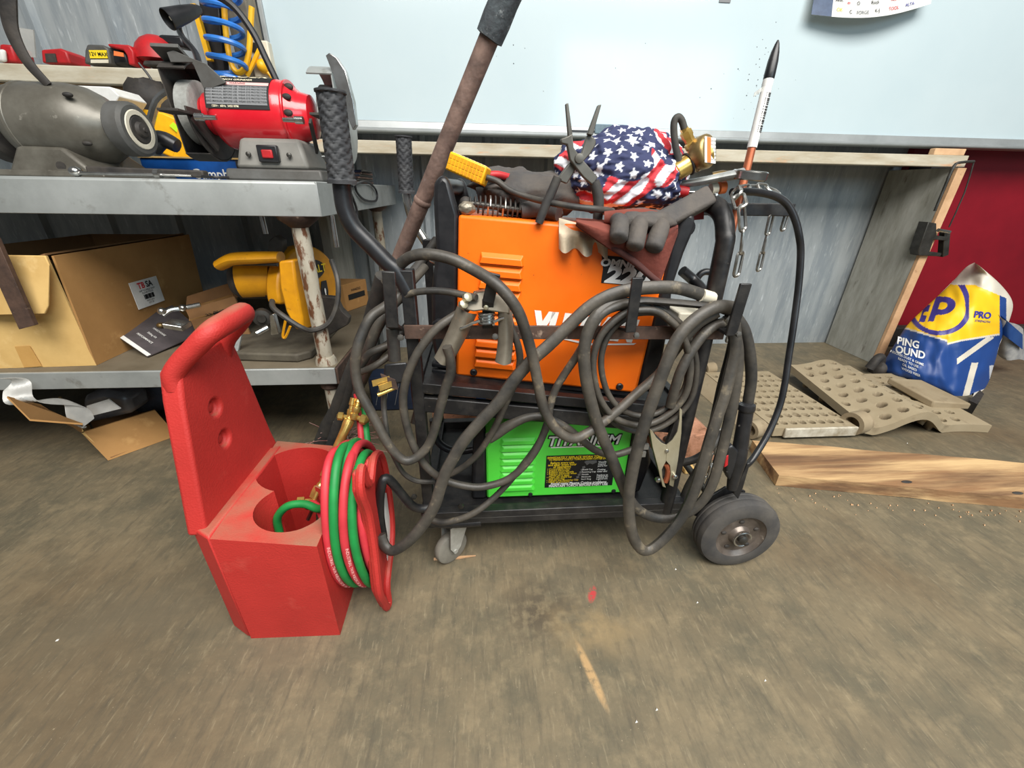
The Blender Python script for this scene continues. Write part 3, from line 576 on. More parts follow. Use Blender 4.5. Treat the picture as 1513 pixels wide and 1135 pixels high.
B().hexa([(-1.25, 1.31, ZB), (-1.02, 1.31, ZB), (-1.0, 1.53, ZB), (-1.27, 1.53, ZB), (-1.21, 1.325, ZB+.072), (-1.10, 1.325, ZB+.072), (-1.07, 1.5, ZB+.07), (-1.23, 1.5, ZB+.07)]).make('pedestal', GREYM, t, bevel=.008)
B().hexa([(-1.30, 1.30, ZB), (-1.0, 1.30, ZB), (-.96, 1.54, ZB), (-1.33, 1.54, ZB), (-1.295, 1.305, ZB+.016), (-1.005, 1.305, ZB+.016), (-.97, 1.53, ZB+.016), (-1.32, 1.53, ZB+.016)]).make('base_foot', GREYM, t, bevel=.004)
B().lathe(at(92, 246, 1.318), (0, -1, 0), [(0, .012), (.004, .012)], 14).make('switch_hole', DARK, t)
# ---- things on the bench
t = thing('blue_tool_box', 'blue box lying behind the two grinders on the bench', 'box', (-.9, 1.62, ZB))
B().box(-1.09, -.55, 1.58, 1.85, ZB, ZB+.063).make('body', BLUE, t, bevel=.004)
B().box(-1.09, -.55, 1.575, 1.86, ZB+.0635, ZB+.068).make('lid', CARDL, t)
B().text('Campbell', at(320, 258, 1.577), (1, 0, 0), (0, 0, 1), .04, .015).make('lettering', LETW, t, smooth=False)
B().box(-.79, -.72, 1.572, 1.58, ZB+.035, ZB+.06).make('black_patch', DARK, t)
t = thing('yellow_caution_sign', 'yellow folded plastic case standing behind the gooseneck grinder wheel', 'case', at(240, 215, 1.75))
B().prism([at(x, y, 1.72) for x, y in ((205, 214), (262, 236), (272, 180), (240, 166), (206, 160))], (0, .05, 0)).make('shell', YEL, t, bevel=.006)
B().prism([at(x, y, 1.70) for x, y in ((254, 234), (283, 234), (280, 196), (262, 186))], (0, .05, 0)).make('side', YEL, t, bevel=.004)
B().prism([at(x, y, 1.715) for x, y in ((256, 180), (270, 196), (276, 186), (262, 174))], (0, .004, 0)).make('orange_sticker', LETO, t)
B().prism([at(x, y, 1.714) for x, y in ((250, 186), (266, 200), (271, 195), (256, 180))], (0, .004, 0)).make('green_sticker', mat('lime_sticker', rgb(190, 230, 40), None, .5), t)
t = thing('grey_carton', 'pale grey carton lying behind the old grinder', 'box', at(150, 145, 1.6))
B().prism([at(x, y, 1.6) for x, y in ((110, 170), (160, 170), (176, 142), (162, 128), (110, 126))], (0, .12, 0)).make('carton', WHITE, t, bevel=.003)
t = thing('chrome_pliers', 'chrome adjustable wrench lying on the front edge of the workbench', 'wrench', at(225, 266, 1.22))
z = ZB+.004
B().tube([(-1.0, 1.225, z+.004), (-.93, 1.22, z+.004), (-.83, 1.22, z+.004), (-.74, 1.24, z+.003)], [.009, .006, .006, .005], 8, flat=(.6, (0, 0, 1))).make('shank', CHROME, t)
B().ball((-1.005, 1.225, z+.008), .014, .014, .012).make('head', CHROME, t)
B().lathe((-.815, 1.221, z+.006), (1, 0, .0), [(0, .006), (0, .011), (.012, .011), (.012, .006)], 14).make('adjuster_ring', CHROME, t)
tag(B().bar((-.99, 1.25, z+.012), (-.72, 1.27, z+.008), .03, .018).make('dark_file', DARK, None, bevel=.004), 'dark flat tool behind chrome wrench on bench edge', 'tool')
tag(B().tube([(-.72, 1.25, ZB+.006), (-.68, 1.235, ZB+.005), (-.66, 1.26, ZB+.005)], .004, 6).make('bent_wire', BLKWIRE), 'short bent black wire between blue box and red grinder', 'wire')
for k in range(6):
    z0 = ZB+.001+k*.0075
    B().hexa([(-.43+.004*k, 1.62+.01*k, z0), (-.415-.0*k, 1.62+.01*k, z0), (-.415, 1.84, z0), (-.55, 1.84, z0), (-.43+.004*k, 1.62+.01*k, z0+.006), (-.415, 1.62+.01*k, z0+.006), (-.415, 1.84, z0+.006), (-.55, 1.84, z0+.006)]).make('file_strip', IRON if k % 2 else RUSTB, None, bevel=.001, label='flat '+('rusty', 'dark')[k % 2]+' strip, '+('lowest', 'second from the bottom', 'third from the bottom', 'third from the top', 'second from the top', 'topmost')[k]+' of the stack right of the red grinder', cat='strip', group='stacked dark strips at the bench corner')
wx_ = lambda l: [atx(x, y, -.405) for x, y in l]
tag(B().tube(wx_([(520, 275), (540, 268), (555, 280), (556, 296), (540, 296), (528, 285), (524, 272)]), .004, 6).tube(wx_([(518, 285), (527, 310), (528, 340)]), .004, 6).make('loop_wire', BLKWIRE), 'thin black wire looped over the workbench corner', 'wire')
tag(B().tube(pts([(221, 186), (232, 150), (252, 133), (262, 118)], 1.55), [.012, .011, .012, .016], 8, k=3).make('handle_lever', CHROME), 'bright steel lever standing between the two grinders', 'lever')
tag(B().tube(pts([(224, 214), (240, 206), (262, 216)], 1.5), [.03, .024, .02], 10).make('black_tool', BLKP), 'black tool handle lying behind buffing wheel', 'handle')
tag(B().ball(at(222, 150, 1.9), .08, .06, .07, fn=lambda p: 1+.2*noise.noise(p*3)).make('dark_rag', DARK), 'dark rag bundle behind the steel lever', 'rag')
# ---- on the lower shelf
ZS = .3645
t = thing('cardboard_carton', 'large cardboard carton with open flap on the lower bench shelf', 'carton', (-1.2, 1.24, ZS))
C0 = V((-1.182, 1.242, ZS)); C1 = V((-1.52, 1.225, ZS)); RB = atz(194, 520, ZS); dr = (RB-C0).normalized(); C2 = C0+dr*.62; H = .325
C3 = C1+(C2-C0)
up = V((0, 0, H))
def wallp(a, b_, th=.006, m=CARD, nm='side', lean=V()):
    n_ = (b_-a).cross(up).normalized()*th
    return B().hexa([a, b_, b_-n_, a-n_, a+up+lean, b_+up+lean, b_-n_+up+lean, a-n_+up+lean]).make(nm, m, t)
C2b = C0+V((.06, .52, 0)); 
C2 = V((-1.195, 1.84, ZS))
wallp(C1, C0, m=CARDL, nm='front_side'); wallp(C0, C2, m=CARD, nm='right_side', lean=V((.02, 0, .0)))  # front side, and its flap, coloured paler for the strong light on them
wallp(C1, C1+(C2-C0), m=CARDD, nm='left_side'); wallp(C1+(C2-C0), C2, m=CARDD, nm='rear_side')
fl = [at(0, 377, 1.215), at(66, 378, 1.215), at(72, 392, 1.205), at(71, 452, 1.195), at(66, 464, 1.195), at(-12, 466, 1.195), at(-60, 460, 1.20), at(-60, 376, 1.215)]
B().prism(fl, (0, .006, 0)).make('flap', CARDL, t, bevel=.002)
B().hexa([C0+up+V((-.01, .01, 0)), C2+up+V((0, 0, 0)), C2+up+V((-.12, -.02, -.05)), C0+up+V((-.12, .02, -.03)), C0+up+V((-.01, .01, .005)), C2+up+V((0, 0, .005)), C2+up+V((-.12, -.02, -.045)), C0+up+V((-.12, .02, -.025))]).make('top_flap', CARDD, t)
B().prism([at(x, y, 1.232) for x, y in ((22, 512), (44, 511), (62, 541), (36, 543))], (0, -.001, 0)).make('tape', TAPE, t)
# shipping label on the right side
nR = (C2-C0).cross(up).normalized(); 
if nR.x < 0: nR = -nR
lu = (C2-C0).normalized(); lo = atx(219, 432, -1.172); lo.x = C0.x+(C2.x-C0.x)*(lo.y-C0.y)/(C2.y-C0.y)+.02*(lo.z-ZS)/H+.004
lb = B().obox(lo, lu*.066, up.normalized()*.045, nR*.0008).make('shipping_label', WHITE, t)
def ltext(s, a, c, sz, m=LETK, bold=.01): B().text(s, lo+lu*a+V((0, 0, c))+nR*.002, lu, (0, 0, 1), sz, bold).make('lettering', m, lb, smooth=False)
ltext('SA', .018, .027, .028, LETK, .03); ltext('TB', -.020, .027, .028, LETR, .03)
for k, s in enumerate(('SHIP TO WELD SHOP', 'FLOOR STOCK', 'PART 4410', 'LOT 20')): ltext(s, 0, .010-.008*k+(-.02 if k > 1 else 0), .008)
for k in range(9): B().obox(lo+lu*(-.022+k*.0055)+V((0, 0, -.012))+nR*.0014, lu*(.0012+.0008*(k % 3)), V((0, 0, .008)), nR*.0004).make('barcode_bar', LETK, lb)
t = thing('rusty_flat_bar', 'rusty flat bar standing against the front of the large carton', 'bar', at(40, 484, 1.165))
B().prism([at(x, y, 1.165) for x, y in ((28, 487), (51, 481), (-6, 352), (-34, 352))], (0, .012, 0)).make('bar', RUSTB, t, bevel=.001)
t = thing('blister_pack', 'dark printed packaging card with small hardware lying against the large carton', 'packaging', at(225, 510, 1.35))
q0, q1, q2, q3 = atz(165, 492, ZS+.06), atz(218, 528, ZS+.003), atz(300, 492, ZS+.012), atz(255, 452, ZS+.09)
pk = lambda u, v: q0.lerp(q1, v).lerp(q3.lerp(q2, v), u)
B().slab(pk, 4, 4, (0, 0, .003)).make('card', mat('dark_print_card', rgb(88, 82, 84), rgb(72, 68, 70), .4, scale=20), t)
B().slab(lambda u, v: pk(.0+u*.06, v)+V((0, 0, .0035)), 2, 4, (0, 0, .001)).make('pale_edge', WHITE, t)
for k, s in enumerate(('PERFORMANCE', 'Sliding Kit', 'HARDWARE')): B().text(s, pk(.22+.12*k, .55)+V((0, 0, .006)), (q1-q0), (q3-q0), .011, .004).make('lettering', LETW, t, smooth=False)
B().ball(pk(.55, .45)+V((0, 0, .012)), .012, .012, .01).make('brass_bead', BRASSD, t)
t = thing('hinge_hardware', 'chrome hinge hardware lying on the dark printed card', 'hinge', at(258, 478, 1.33))
B().tube(pts([(240, 466, 1.34), (252, 458, 1.36), (272, 455, 1.38), (296, 450, 1.40)]), .008, 8).make('arm', CHROME, t)
B().obox(at(262, 480, 1.35), V((.022, .008, -.008)), V((.004, .02, .004)), V((0, 0, .008))).make('plate', CHROME, t, bevel=.002)
B().ball(at(239, 460, 1.34), .012).make('knob', CHROME, t); B().ball(at(270, 455, 1.37), .011).make('knob', CHROME, t)
t = thing('small_open_carton', 'small brown carton leaning between the large carton and chop saw', 'carton', at(300, 500, 1.4))
B().prism([at(x, y, 1.45) for x, y in ((274, 458), (346, 438), (372, 500), (330, 520), (296, 506))], (0, .008, 0)).make('front', CARDD, t, bevel=.001)
B().prism([at(x, y, 1.55) for x, y in ((276, 438), (340, 418), (350, 440), (274, 460))], (0, .01, 0)).make('back_flap', CARDD, t)
B().slab(lambda u, v: at(274+72*u, 458-20*u, 1.45).lerp(at(276+64*u, 440-20*u, 1.55), v)+V((0, 0, -.04)), 1, 1, (0, 0, .005)).make('inner', CARD, t)
B().text('>> PIVOT', at(322, 462, 1.448)+V((0, -.004, 0)), (1, 0, .22), (0, 0, 1), .02, .01).make('lettering', LETK, t, smooth=False)
t = thing('small_brown_box', 'small brown box with black print behind the chop saw', 'box', at(525, 460, 1.85))
p0, p1 = atz(512, 461, ZS), atz(543, 446, ZS); w2 = V((.12, 0, 0))
B().hexa([V((-.66, 1.84, ZS)), V((-.60, 1.84, ZS)), V((-.535, 1.98, ZS)), V((-.66, 1.99, ZS)), V((-.66, 1.84, ZS+.12)), V((-.60, 1.84, ZS+.12)), V((-.535, 1.98, ZS+.12)), V((-.66, 1.99, ZS+.12))]).make('box', CARD, t, bevel=.002)
fd = V((.065, .14, 0)).normalized(); fn = V((.14, -.065, 0)).normalized(); fc = V((-.5675, 1.91, ZS+.06))+fn*.0015
B().obox(fc+V((0, 0, -.0)), fd*.055, V((0, 0, .012)), fn*.0005).make('print_band', LETK, t)
B().text('HANDLE', fc+V((0, 0, .028)), fd, (0, 0, 1), .016, .01).make('lettering', LETK, t, smooth=False)
# ---- chop saw
t = thing('chop_saw', 'yellow metal cutting chop saw on its black base on the lower bench shelf', 'saw', at(440, 530, 1.3))
bp_ = [atz(x, y, ZS) for x, y in ((336, 533), (440, 536), (462, 530), (517, 470), (500, 452), (400, 452))]
B().prism(bp_, (0, 0, .028)).make('base', mat('dirty_saw_base', rgb(104, 98, 84), rgb(80, 74, 64), .7, .2, scale=14, bump=.1), t, bevel=.006)
B().obox(at(350, 505, 1.29), V((.012, 0, .0)), V((.0, .006, 0)), V((.016, .01, .045))).make('fence_bar', STEEL, t, bevel=.002)
cg = lambda x, y, Y: at(x, y, Y)
# blade guard: a half disc facing right/front
gq = [(412, 386), (432, 384), (452, 350), (468, 346), (482, 354), (492, 374), (497, 402), (496, 440), (470, 436), (452, 446), (448, 488), (434, 484), (420, 450)]
gc = at(462, 432, 1.46); ga = V((.93, -.36, 0)).normalized(); gh = V((.36, .93, 0)).normalized()
R = .155; disc = [gc+gh*math.cos(a)*R*.95+V((0, 0, 1))*math.sin(a)*R for a in [math.radians(-22+205*i/28) for i in range(29)]]
B().prism([p for p in disc], ga*-.05).make('upper_guard', YELS, t, bevel=.008)
B().prism([gc+ga*.006+gh*math.cos(a)*.06*1.2+V((0, 0, .075))+V((0, 0, 1))*math.sin(a)*.035 for a in [2*math.pi*i/24 for i in range(24)]], ga*.002).make('badge', BLKP, t)
B().text('DEWALT', gc+ga*.012+V((0, 0, .075)), gh, (0, 0, 1), .036, .015).make('lettering', LETY, t, smooth=False)
B().prism([gc+ga*.006+gh*(x*.018+.05)+V((0, 0, z_*.05-.02)) for x, z_ in ((-1, -.8), (.2, -1), (1, .2), (1, 1), (-.4, 1), (-1, .3))], ga*.002).make('warning_sticker', BLKP, t)
B().text('!', gc+ga*.011+gh*.05+V((0, 0, -.015)), gh, (0, 0, 1), .05, .02).make('lettering', LETW, t, smooth=False)
lowq = [(411, 386), (433, 384), (437, 420), (446, 470), (449, 489), (436, 487), (422, 460), (413, 425)]
B().prism([at(x, y, 1.255) for x, y in lowq], (.02, .06, 0)).make('front_guard', YELS, t, bevel=.006)
B().tube(pts([(325, 392), (345, 383), (380, 381), (415, 380)], 1.33), [.03, .034, .034, .03], 12, k=4, flat=(.55, (0, 0, 1))).make('handle', YELS, t)
B().tube(pts([(328, 394), (345, 389), (380, 389), (410, 390)], 1.32), .008, 8, k=3).make('handle_seam', BLKP, t)
B().lathe(at(345, 415, 1.42), (1, .12, 0), [(0, .045), (.02, .06), (.14, .062), (.16, .055), (.2, .05)], 26).make('motor', DARK, t)
B().lathe(at(358, 412, 1.42), (1, .12, 0), [(0, .064), (.1, .064)], 26).make('motor_band', YELS, t)
B().prism([at(x, y, 1.4) for x, y in ((394, 378), (418, 378), (416, 356), (406, 348), (397, 356))], (0, .04, 0)).make('pivot_bracket', GREYC, t, bevel=.003)
B().prism([at(x, y, 1.33) for x, y in ((470, 438), (496, 440), (505, 460), (516, 470), (514, 480), (470, 505), (462, 470))], (0, .03, 0)).make('rear_bracket', DARK, t, bevel=.003)
B().lathe(at(388, 468, 1.32), (.3, -.9, 0), [(-.01, .026), (.02, .026), (.022, .014), (.03, .012)], 18).make('vise_screw', IRON, t)
B().prism([at(x, y, 1.27) for x, y in ((398, 466), (404, 464), (412, 494), (400, 496))], (0, .02, 0)).make('vise_plate', CHROME, t, bevel=.002)
B().cyl(at(379, 493, 1.26), at(396, 484, 1.28), .01).make('vise_handle', CHROME, t)
B().tube(pts([(422, 474), (418, 496), (422, 498), (429, 482)], 1.25), .004, 6).make('lock_clip', YELS, t)
B().tube(pts([(402, 445, 1.24), (404, 455, 1.2), (420, 468, 1.18), (445, 484, 1.18), (462, 488, 1.2), (485, 478, 1.22), (498, 450, 1.24), (499, 415, 1.26), (490, 385, 1.3)]), .008, 8).make('cord', CABLED, t)
# ---- under the bench: open carton with plastic film
t = thing('torn_floor_carton', 'torn open cardboard carton with plastic film on the floor under the bench', 'carton', (-1.3, 1.26, 0))
K0 = atz(160, 681); K1 = atz(262, 644); K0.z = K1.z = 0.001; hgt = V((-.03, -.02, .10))
Ku = V((.02, -.03, .105))
B().hexa([K0, K1, K1+V((-.004, .006, 0)), K0+V((-.004, .006, 0)), K0+V((-.055, .015, .105)), K1+V((-.055, .015, .105)), K1+V((-.06, .021, .105)), K0+V((-.06, .021, .105))]).make('right_side', CARD, t)
K3 = V((-1.62, 1.55, .001)); 
B().hexa([K0, K3, K3+V((.004, .006, 0)), K0+V((.004, .006, 0)), K0+V((-.055, .015, .105)), K3+V((-.05, .0, .105)), K3+V((-.046, .006, .105)), K0+V((-.05, .02, .105))]).make('left_side', CARDL, t)
B().prism([K0+V((.004, .008, .004)), K1+V((-.005, .008, .004)), K1+V((-.3, .25, .004)), K3+V((.01, .01, .004))], (0, 0, .004)).make('bottom', CARDD, t)
kk = K0+V((-.055, .015, .105))
B().prism([kk, at(122, 628, 1.18), at(44, 622, 1.10), at(10, 588, 1.10), at(60, 600, 1.2)], (0, .003, .004)).make('flap', CARD, t)
tag(B().slab(lambda u, v: at(0+134*u+(1-u)*v*2, 560+62*u+(20+6*math.sin(7*u))*v*(1-.75*u)-math.sin(u*3.1)*6, 1.12+.1*u)+V((0, .03*math.sin(9*u+3*v), 0)), 24, 6, (0, .002, .002)).make('plastic_film', PLASTIC, None), 'strip of clear plastic film draped over the torn floor carton', 'film')
lying('bubble_wrap_bundle', [(118, 630), (196, 612), (186, 586), (150, 578), (120, 586)], 1.36, .1, GREYP, 'grey plastic wrap bundle inside the torn floor carton', 'wrap', .02)
lying('white_sheet_scrap', [(126, 617), (178, 604), (160, 590), (128, 600)], 1.30, .004, WHITE, 'white paper scrap in front of the grey wrap bundle', 'paper', .0)
B().ball(V((-1.36, 1.68, .10)), .22, .14, .12, fn=lambda p: 1+.22*noise.noise(p*4)).make('dark_bag', mat('dark_film', rgb(58, 60, 66), rgb(88, 90, 98), .25, scale=12), None, label='dark plastic bag lying far under the bench', cat='bag')
# ================================================================ RED TORCH CARRIER
t = thing('torch_carrier', 'red moulded plastic torch carrier with tall handle panel standing on the concrete floor', 'carrier', (-.44, .72, 0))
b = B()
zl, zr, zrr = .288, .262, .268
b.hexa([(-.50, .583, 0), (-.314, .578, 0), (-.318, .86, 0), (-.52, .88, 0), (-.50, .583, zl), (-.314, .578, zr), (-.318, .892, zrr), (-.52, .905, zl)])
body = b.make('body', REDP, t)
cut(body, B().cyl((-.43, .80, .03), (-.43, .80, .4), .084, n=40)); cut(body, B().cyl((-.395, .675, .03), (-.395, .675, .4), .068, n=40)); bev(body, .009, 3)
B().prism([(-.502, .583, 0), (-.552, .614, 0), (-.556, .86, 0), (-.50, .885, 0)], (0, 0, .29)).make('rear_corner', REDP, t, bevel=.006)
pn = B()
yz = [(.603, .275), (.907, .275), (.893, .33), (.862, .52), (.850, .575), (.82, .592), (.71, .592), (.680, .578), (.664, .53)]
pn.prism([(-.556, y, z) for y, z in yz], (.036, 0, 0)); panel = pn.make('handle_panel', REDP, t)
for px, py in ((319, 602), (333, 648)):
    c = atx(px, py, -.520); cut(panel, B().cyl(c+V((-.014, 0, 0)), c+V((.02, 0, 0)), .0165, n=28))
    B().lathe(c+V((-.018, 0, 0)), (1, 0, 0), [(0, .009), (.007, .009), (.009, .006)], 18).make('screw_plug', REDP, t)
bev(panel, .010, 4)
g = B()
g.tube([(-.538, .684, .545), (-.536, .686, .570), (-.520, .692, .592), (-.496, .698, .614), (-.474, .704, .634), (-.464, .720, .643), (-.460, .750, .646), (-.460, .79, .648), (-.464, .815, .645), (-.482, .824, .624), (-.52, .828, .585), (-.538, .83, .545)], [.0165, .017, .0172, .0175, .018, .0195, .020, .020, .0195, .018, .017, .016], 16, k=5); g.make('carry_handle', REDP, t)
B().box(-.3155, -.255, .62, .80, .10, .24).make('hose_core', REDD, t, bevel=.012)
dsk = B(); dsk.lathe((-.43, .80, .0305), (0, 0, 1), [(0, .082), (.001, .08)], 36); dsk.make('well_floor', REDD, t)
# paddle that keeps the hose on
px_ = -.228
oy = [(.615, .40), (.60, .37), (.618, .30), (.612, .20), (.598, .11), (.615, .05), (.628, .012), (.645, .012), (.655, .06), (.73, .10), (.765, .16), (.77, .28), (.75, .345), (.70, .37), (.66, .345), (.64, .36), (.63, .40)]
B().prism([(px_, y, z) for y, z in oy], (-.012, 0, 0)).make('hose_paddle', REDP, t, bevel=.004)
B().tube([(px_+.004, y, z) for y, z in oy[:9]+oy[9:]], .0085, 8, closed=True, k=3).make('paddle_rim', REDP, t)
B().prism([(px_+.0015, y, z) for y, z in ((.69, .07), (.755, .12), (.76, .23), (.735, .25), (.70, .21))], (.0008, 0, 0)).make('paddle_label', WHITE, t)
# hose coil: red and green twin line wound round the core
t = thing('twin_gas_hose', 'red and green twin gas hose coiled on the front of the red torch carrier', 'hose', (-.28, .70, .2))
def loop(x, ry, rz, cy, cz, m, nm, ph=0, tilt=.0):
    P = []
    for i in range(28):
        a = 2*math.pi*i/28; P.append(V((x+tilt*math.cos(a)+.002*math.sin(3*a+ph), cy+ry*math.cos(a), cz+rz*math.sin(a))))
    return B().tube(P, .0088, 10, closed=True, k=2).make(nm, m, t)
for i, (x, ry, rz, cy, cz, m) in enumerate(((-.302, .097, .168, .70, .215, HOSER), (-.285, .103, .172, .702, .218, HOSEG), (-.267, .099, .166, .70, .212, HOSER), (-.250, .101, .163, .702, .206, HOSEG), (-.238, .086, .145, .702, .212, HOSER), (-.294, .106, .176, .722, .205, HOSER), (-.262, .108, .174, .724, .205, HOSER), (-.276, .111, .178, .728, .203, HOSEG))):
    h = loop(x, ry, rz, cy, cz, m, 'red_hose' if m is HOSER else 'green_hose', i, .004)
    if i in (0, 2):
        B().text('INDUSTRIAL TWIN WELDING HOSE 1/4 IN  200 PSI MAX', (0, 0, 0), (1, 0, 0), (0, 0, 1), .0085, .006, warp=lambda a, c, x=x, ry=ry, rz=rz, cy=cy, cz=cz: (lambda th, rr: V((x+.004*math.cos(th)+.0095*math.sin(c/.0095+.35), cy+(ry+.0095*math.cos(c/.0095+.35))*math.cos(th), cz+(rz+.0095*math.cos(c/.0095+.35))*math.sin(th))))(math.pi*1.16+a/.165, 0)).make('hose_print', LETP, h, smooth=False)
B().tube([at(413, 787, .70), at(410, 765, .70), at(425, 748, .70), at(450, 745, .70), at(472, 752, .685), (-.305, .66, .30)], .0085, 10).make('green_hose', HOSEG, t)
B().tube([at(455, 748, .73), at(463, 745, .72), at(474, 756, .70), at(480, 775, .69)], .009, 10).make('red_hose', HOSER, t)
B().tube([at(543, 690, .78), at(543, 660, .82), at(539, 620, .86), at(536, 590, .88)], .0085, 10).make('green_hose', HOSEG, t)
B().tube([at(532, 690, .78), at(534, 655, .82), at(531, 615, .86), at(527, 582, .88)], .0075, 10).make('red_hose', HOSER, t)
# brass torch standing in the carrier
t = thing('brass_torch', 'brass cutting torch handle with valves standing in the well of the red carrier', 'torch', at(462, 752, .74))
p0, p1 = at(484, 694, .77), at(513, 628, .83)
d = (p1-p0).normalized(); L_ = (p1-p0).length
B().lathe(p0, d, [(0, .007), (.004, .0095), (L_*.9, .0105), (L_, .012), (L_+.012, .012), (L_+.014, .009), (L_+.02, .009)], 18).make('handle_tube', BRASS, t)
B().lathe(p0, -d, [(-.002, .009), (.006, .011), (.016, .011), (.018, .007), (.03, .006), (.034, .009), (.046, .009), (.05, .005), (.075, .0045)], 12).make('mixer_nut', BRASS, t)
bot = at(463, 750, .755)
B().tube([p0-d*.07, bot, at(455, 768, .75)], .0045, 8, k=0).make('tip_tube', CHROME, t)
B().lathe(at(468, 727, .765), d, [(-.016, .006), (-.014, .011), (.0, .012), (.012, .011), (.016, .006)], 6).make('tip_nut', BRASS, t)
B().lathe(at(455, 741, .75), (-1, -.3, .2), [(-.016, .006), (.006, .006), (.008, .011), (.022, .011), (.024, .006)], 6).make('side_valve', BRASS, t)
top = p1+d*.02
for (x, y, x2, y2, r) in ((515, 622, 522, 588, .0065), (522, 618, 531, 590, .0085)):
    a, c = at(x, y, .835), at(x2, y2, .86); B().lathe(a, c-a, [(-.004, r*.7), (0, r), (.008, r*1.15), (.012, r*.8), (.018, r*1.2), (.026, r*1.2), (.028, r*.75), (.036, r*.75), (.038, r*1.1), ((c-a).length, r)], 10).make('hose_connector', BRASS, t)
B().lathe(at(526, 617, .84), (1, -.15, -.25), [(-.006, .006), (.010, .006), (.012, .012), (.024, .012), (.027, .008), (.03, .004)], 8).make('valve_knob', BRASS, t)
B().lathe(at(512, 616, .84), (-1, -.15, .25), [(-.006, .005), (.006, .005), (.008, .010), (.018, .010), (.021, .004)], 8).make('valve_knob', BRASS, t)
# ================================================================ LONG RUSTY POLE with brush
t = thing('long_rusty_pole', 'long rusty steel pole with grey grip leaning between the bench and the welding cart', 'pole', (-.6, 1.35, 0))
pa, pb = atz(478, 655, .03), at(752, -15, .93)
f_ = lambda s: pa+(pb-pa)*s
B().cyl(f_(.28), f_(.97), .0185, n=18).make('pipe', RUST, t)
B().lathe(f_(.945), pb-pa, [(0, .018), (.002, .0255), (.03, .0265), (.06, .0255), (.10, .027), (.2, .027), (.36, .026)], 18).make('grip', mat('grey_sleeve', rgb(72, 80, 84), rgb(54, 58, 62), .75, scale=60, bump=.5, bscale=90, c3=rgb(128, 134, 136), s3=70, lo3=.62, hi3=.7), t)
B().lathe(f_(0), pb-pa, [(0, .034), (.10, .034), (.16, .028), (.30, .025), (.50, .024)], 16).make('lower_sleeve', RUB, t)
for s in (.47, .55, .70): B().lathe(f_(s), pb-pa, [(0, .0184), (.004, .0205), (.010, .0205), (.014, .0184)], 16).make('weld_ridge', RUST, t)
b = B()
for i in range(46):
    o = atz(500+random.uniform(-14, 26), 650+random.uniform(-14, 14), .06); d = V((random.uniform(-.1, .16), random.uniform(-.1, .1), random.uniform(-.05, .07)))
    b.tube([o, o+d*.6, o+d+V((0, 0, -.01))], .0011, 4, k=0)
b.make('bristles', mat('pink_bristle', rgb(150, 92, 88), rgb(176, 150, 140), .7, scale=30), t, kind='stuff')
tag(B().tube([at(566, 408, 1.02), at(548, 470, 1.08), at(528, 545, 1.16), at(505, 610, 1.22), atz(486, 668, .03)], .019, 12).make('black_sleeved_cable', RUB), 'thick black sleeve running down beside the foot of the rusty pole', 'sleeve')
# ================================================================ WELDING CART
XL, XR, YF, YB = -.128, .47, .745, 1.16
cart = thing('welding_cart', 'black two-shelf steel welding cart on wheels, hung with loops of cable', 'cart', (.17, .95, 0))
t = cart
def sq(b, p0, p1, w_=.026, h=None, up=(0, 0, 1)): return b.bar(p0, p1, w_, h or w_, up)
sq(B(), (XL, YF, .14), (XL, YF, .742), .024, up=(0, 1, 0)).make('post', BLK, t, bevel=.002)
sq(B(), (XL-.01, YB, .14), (XL-.01, YB, .75), .024, up=(0, 1, 0)).make('post', BLK, t, bevel=.002)
hoop = [(.452, YF, .14), (.452, YF, .50), (.449, YF, .76), (.448, YF+.006, .805), (.447, YF+.03, .838), (.446, YF+.08, .852), (.446, .95, .852), (.446, YB-.08, .85), (.446, YB-.02, .83), (.448, YB, .79), (.452, YB, .50), (.452, YB, .14)]
B().tube(hoop, .0185, 12, k=5, flat=(.85, (1, 0, 0))).make('rear_hoop', BLK, t)
B().box(XL-.01, .50, YF-.012, YF+.012, .148, .186).make('tray_rail', BLK, t, bevel=.002)
B().box(XL-.01, .50, YB-.012, YB+.012, .148, .186).make('tray_rail', BLK, t, bevel=.002)
B().box(XL-.02, XL+.004, YF+.012, YB-.012, .148, .186).make('tray_rail', BLK, t, bevel=.002); B().box(.477, .50, YF+.012, YB-.012, .148, .186).make('tray_rail', BLK, t, bevel=.002)
B().box(XL, .48, YF+.012, YB-.012, .152, .158).make('tray_plate', BLK, t)
B().box(XL-.01, .50, YF-.0125, YF-.0118, .166, .167).make('tray_seam', GREYC, t)
def tz(x): return .505-.128*(x+.127)         # the upper shelf tilts down towards the wheels
b = B(); b.bar((XL, YF, tz(XL)+.008), (.46, YF, tz(.46)+.008), .022, .022); b.make('shelf_rail', BLK, t, bevel=.002)
b = B(); b.bar((XL, YF, tz(XL)-.030), (.46, YF, tz(.46)-.030), .020, .034); b.make('shelf_rail', BLK, t, bevel=.002)
b = B(); b.bar((XL, YB, tz(XL)-.01), (.46, YB, tz(.46)-.01), .022, .05); b.make('shelf_rail', BLK, t, bevel=.002)
b = B(); b.bar((XL-.005, YF, tz(XL)-.01), (XL-.005, YB, tz(XL)-.01), .02, .04); b.make('shelf_side_rail', BLK, t, bevel=.002); B().bar((.462, YF, tz(.462)-.01), (.462, YB, tz(.462)-.01), .02, .04).make('shelf_side_rail', BLK, t, bevel=.002)
b = B(); b.hexa([(XL, YF+.01, tz(XL)-.004), (.46, YF+.01, tz(.46)-.004), (.46, YB-.01, tz(.46)-.004), (XL, YB-.01, tz(XL)-.004), (XL, YF+.01, tz(XL)+.001), (.46, YF+.01, tz(.46)+.001), (.46, YB-.01, tz(.46)+.001), (XL, YB-.01, tz(XL)+.001)]); b.make('shelf_plate', BLK, t)
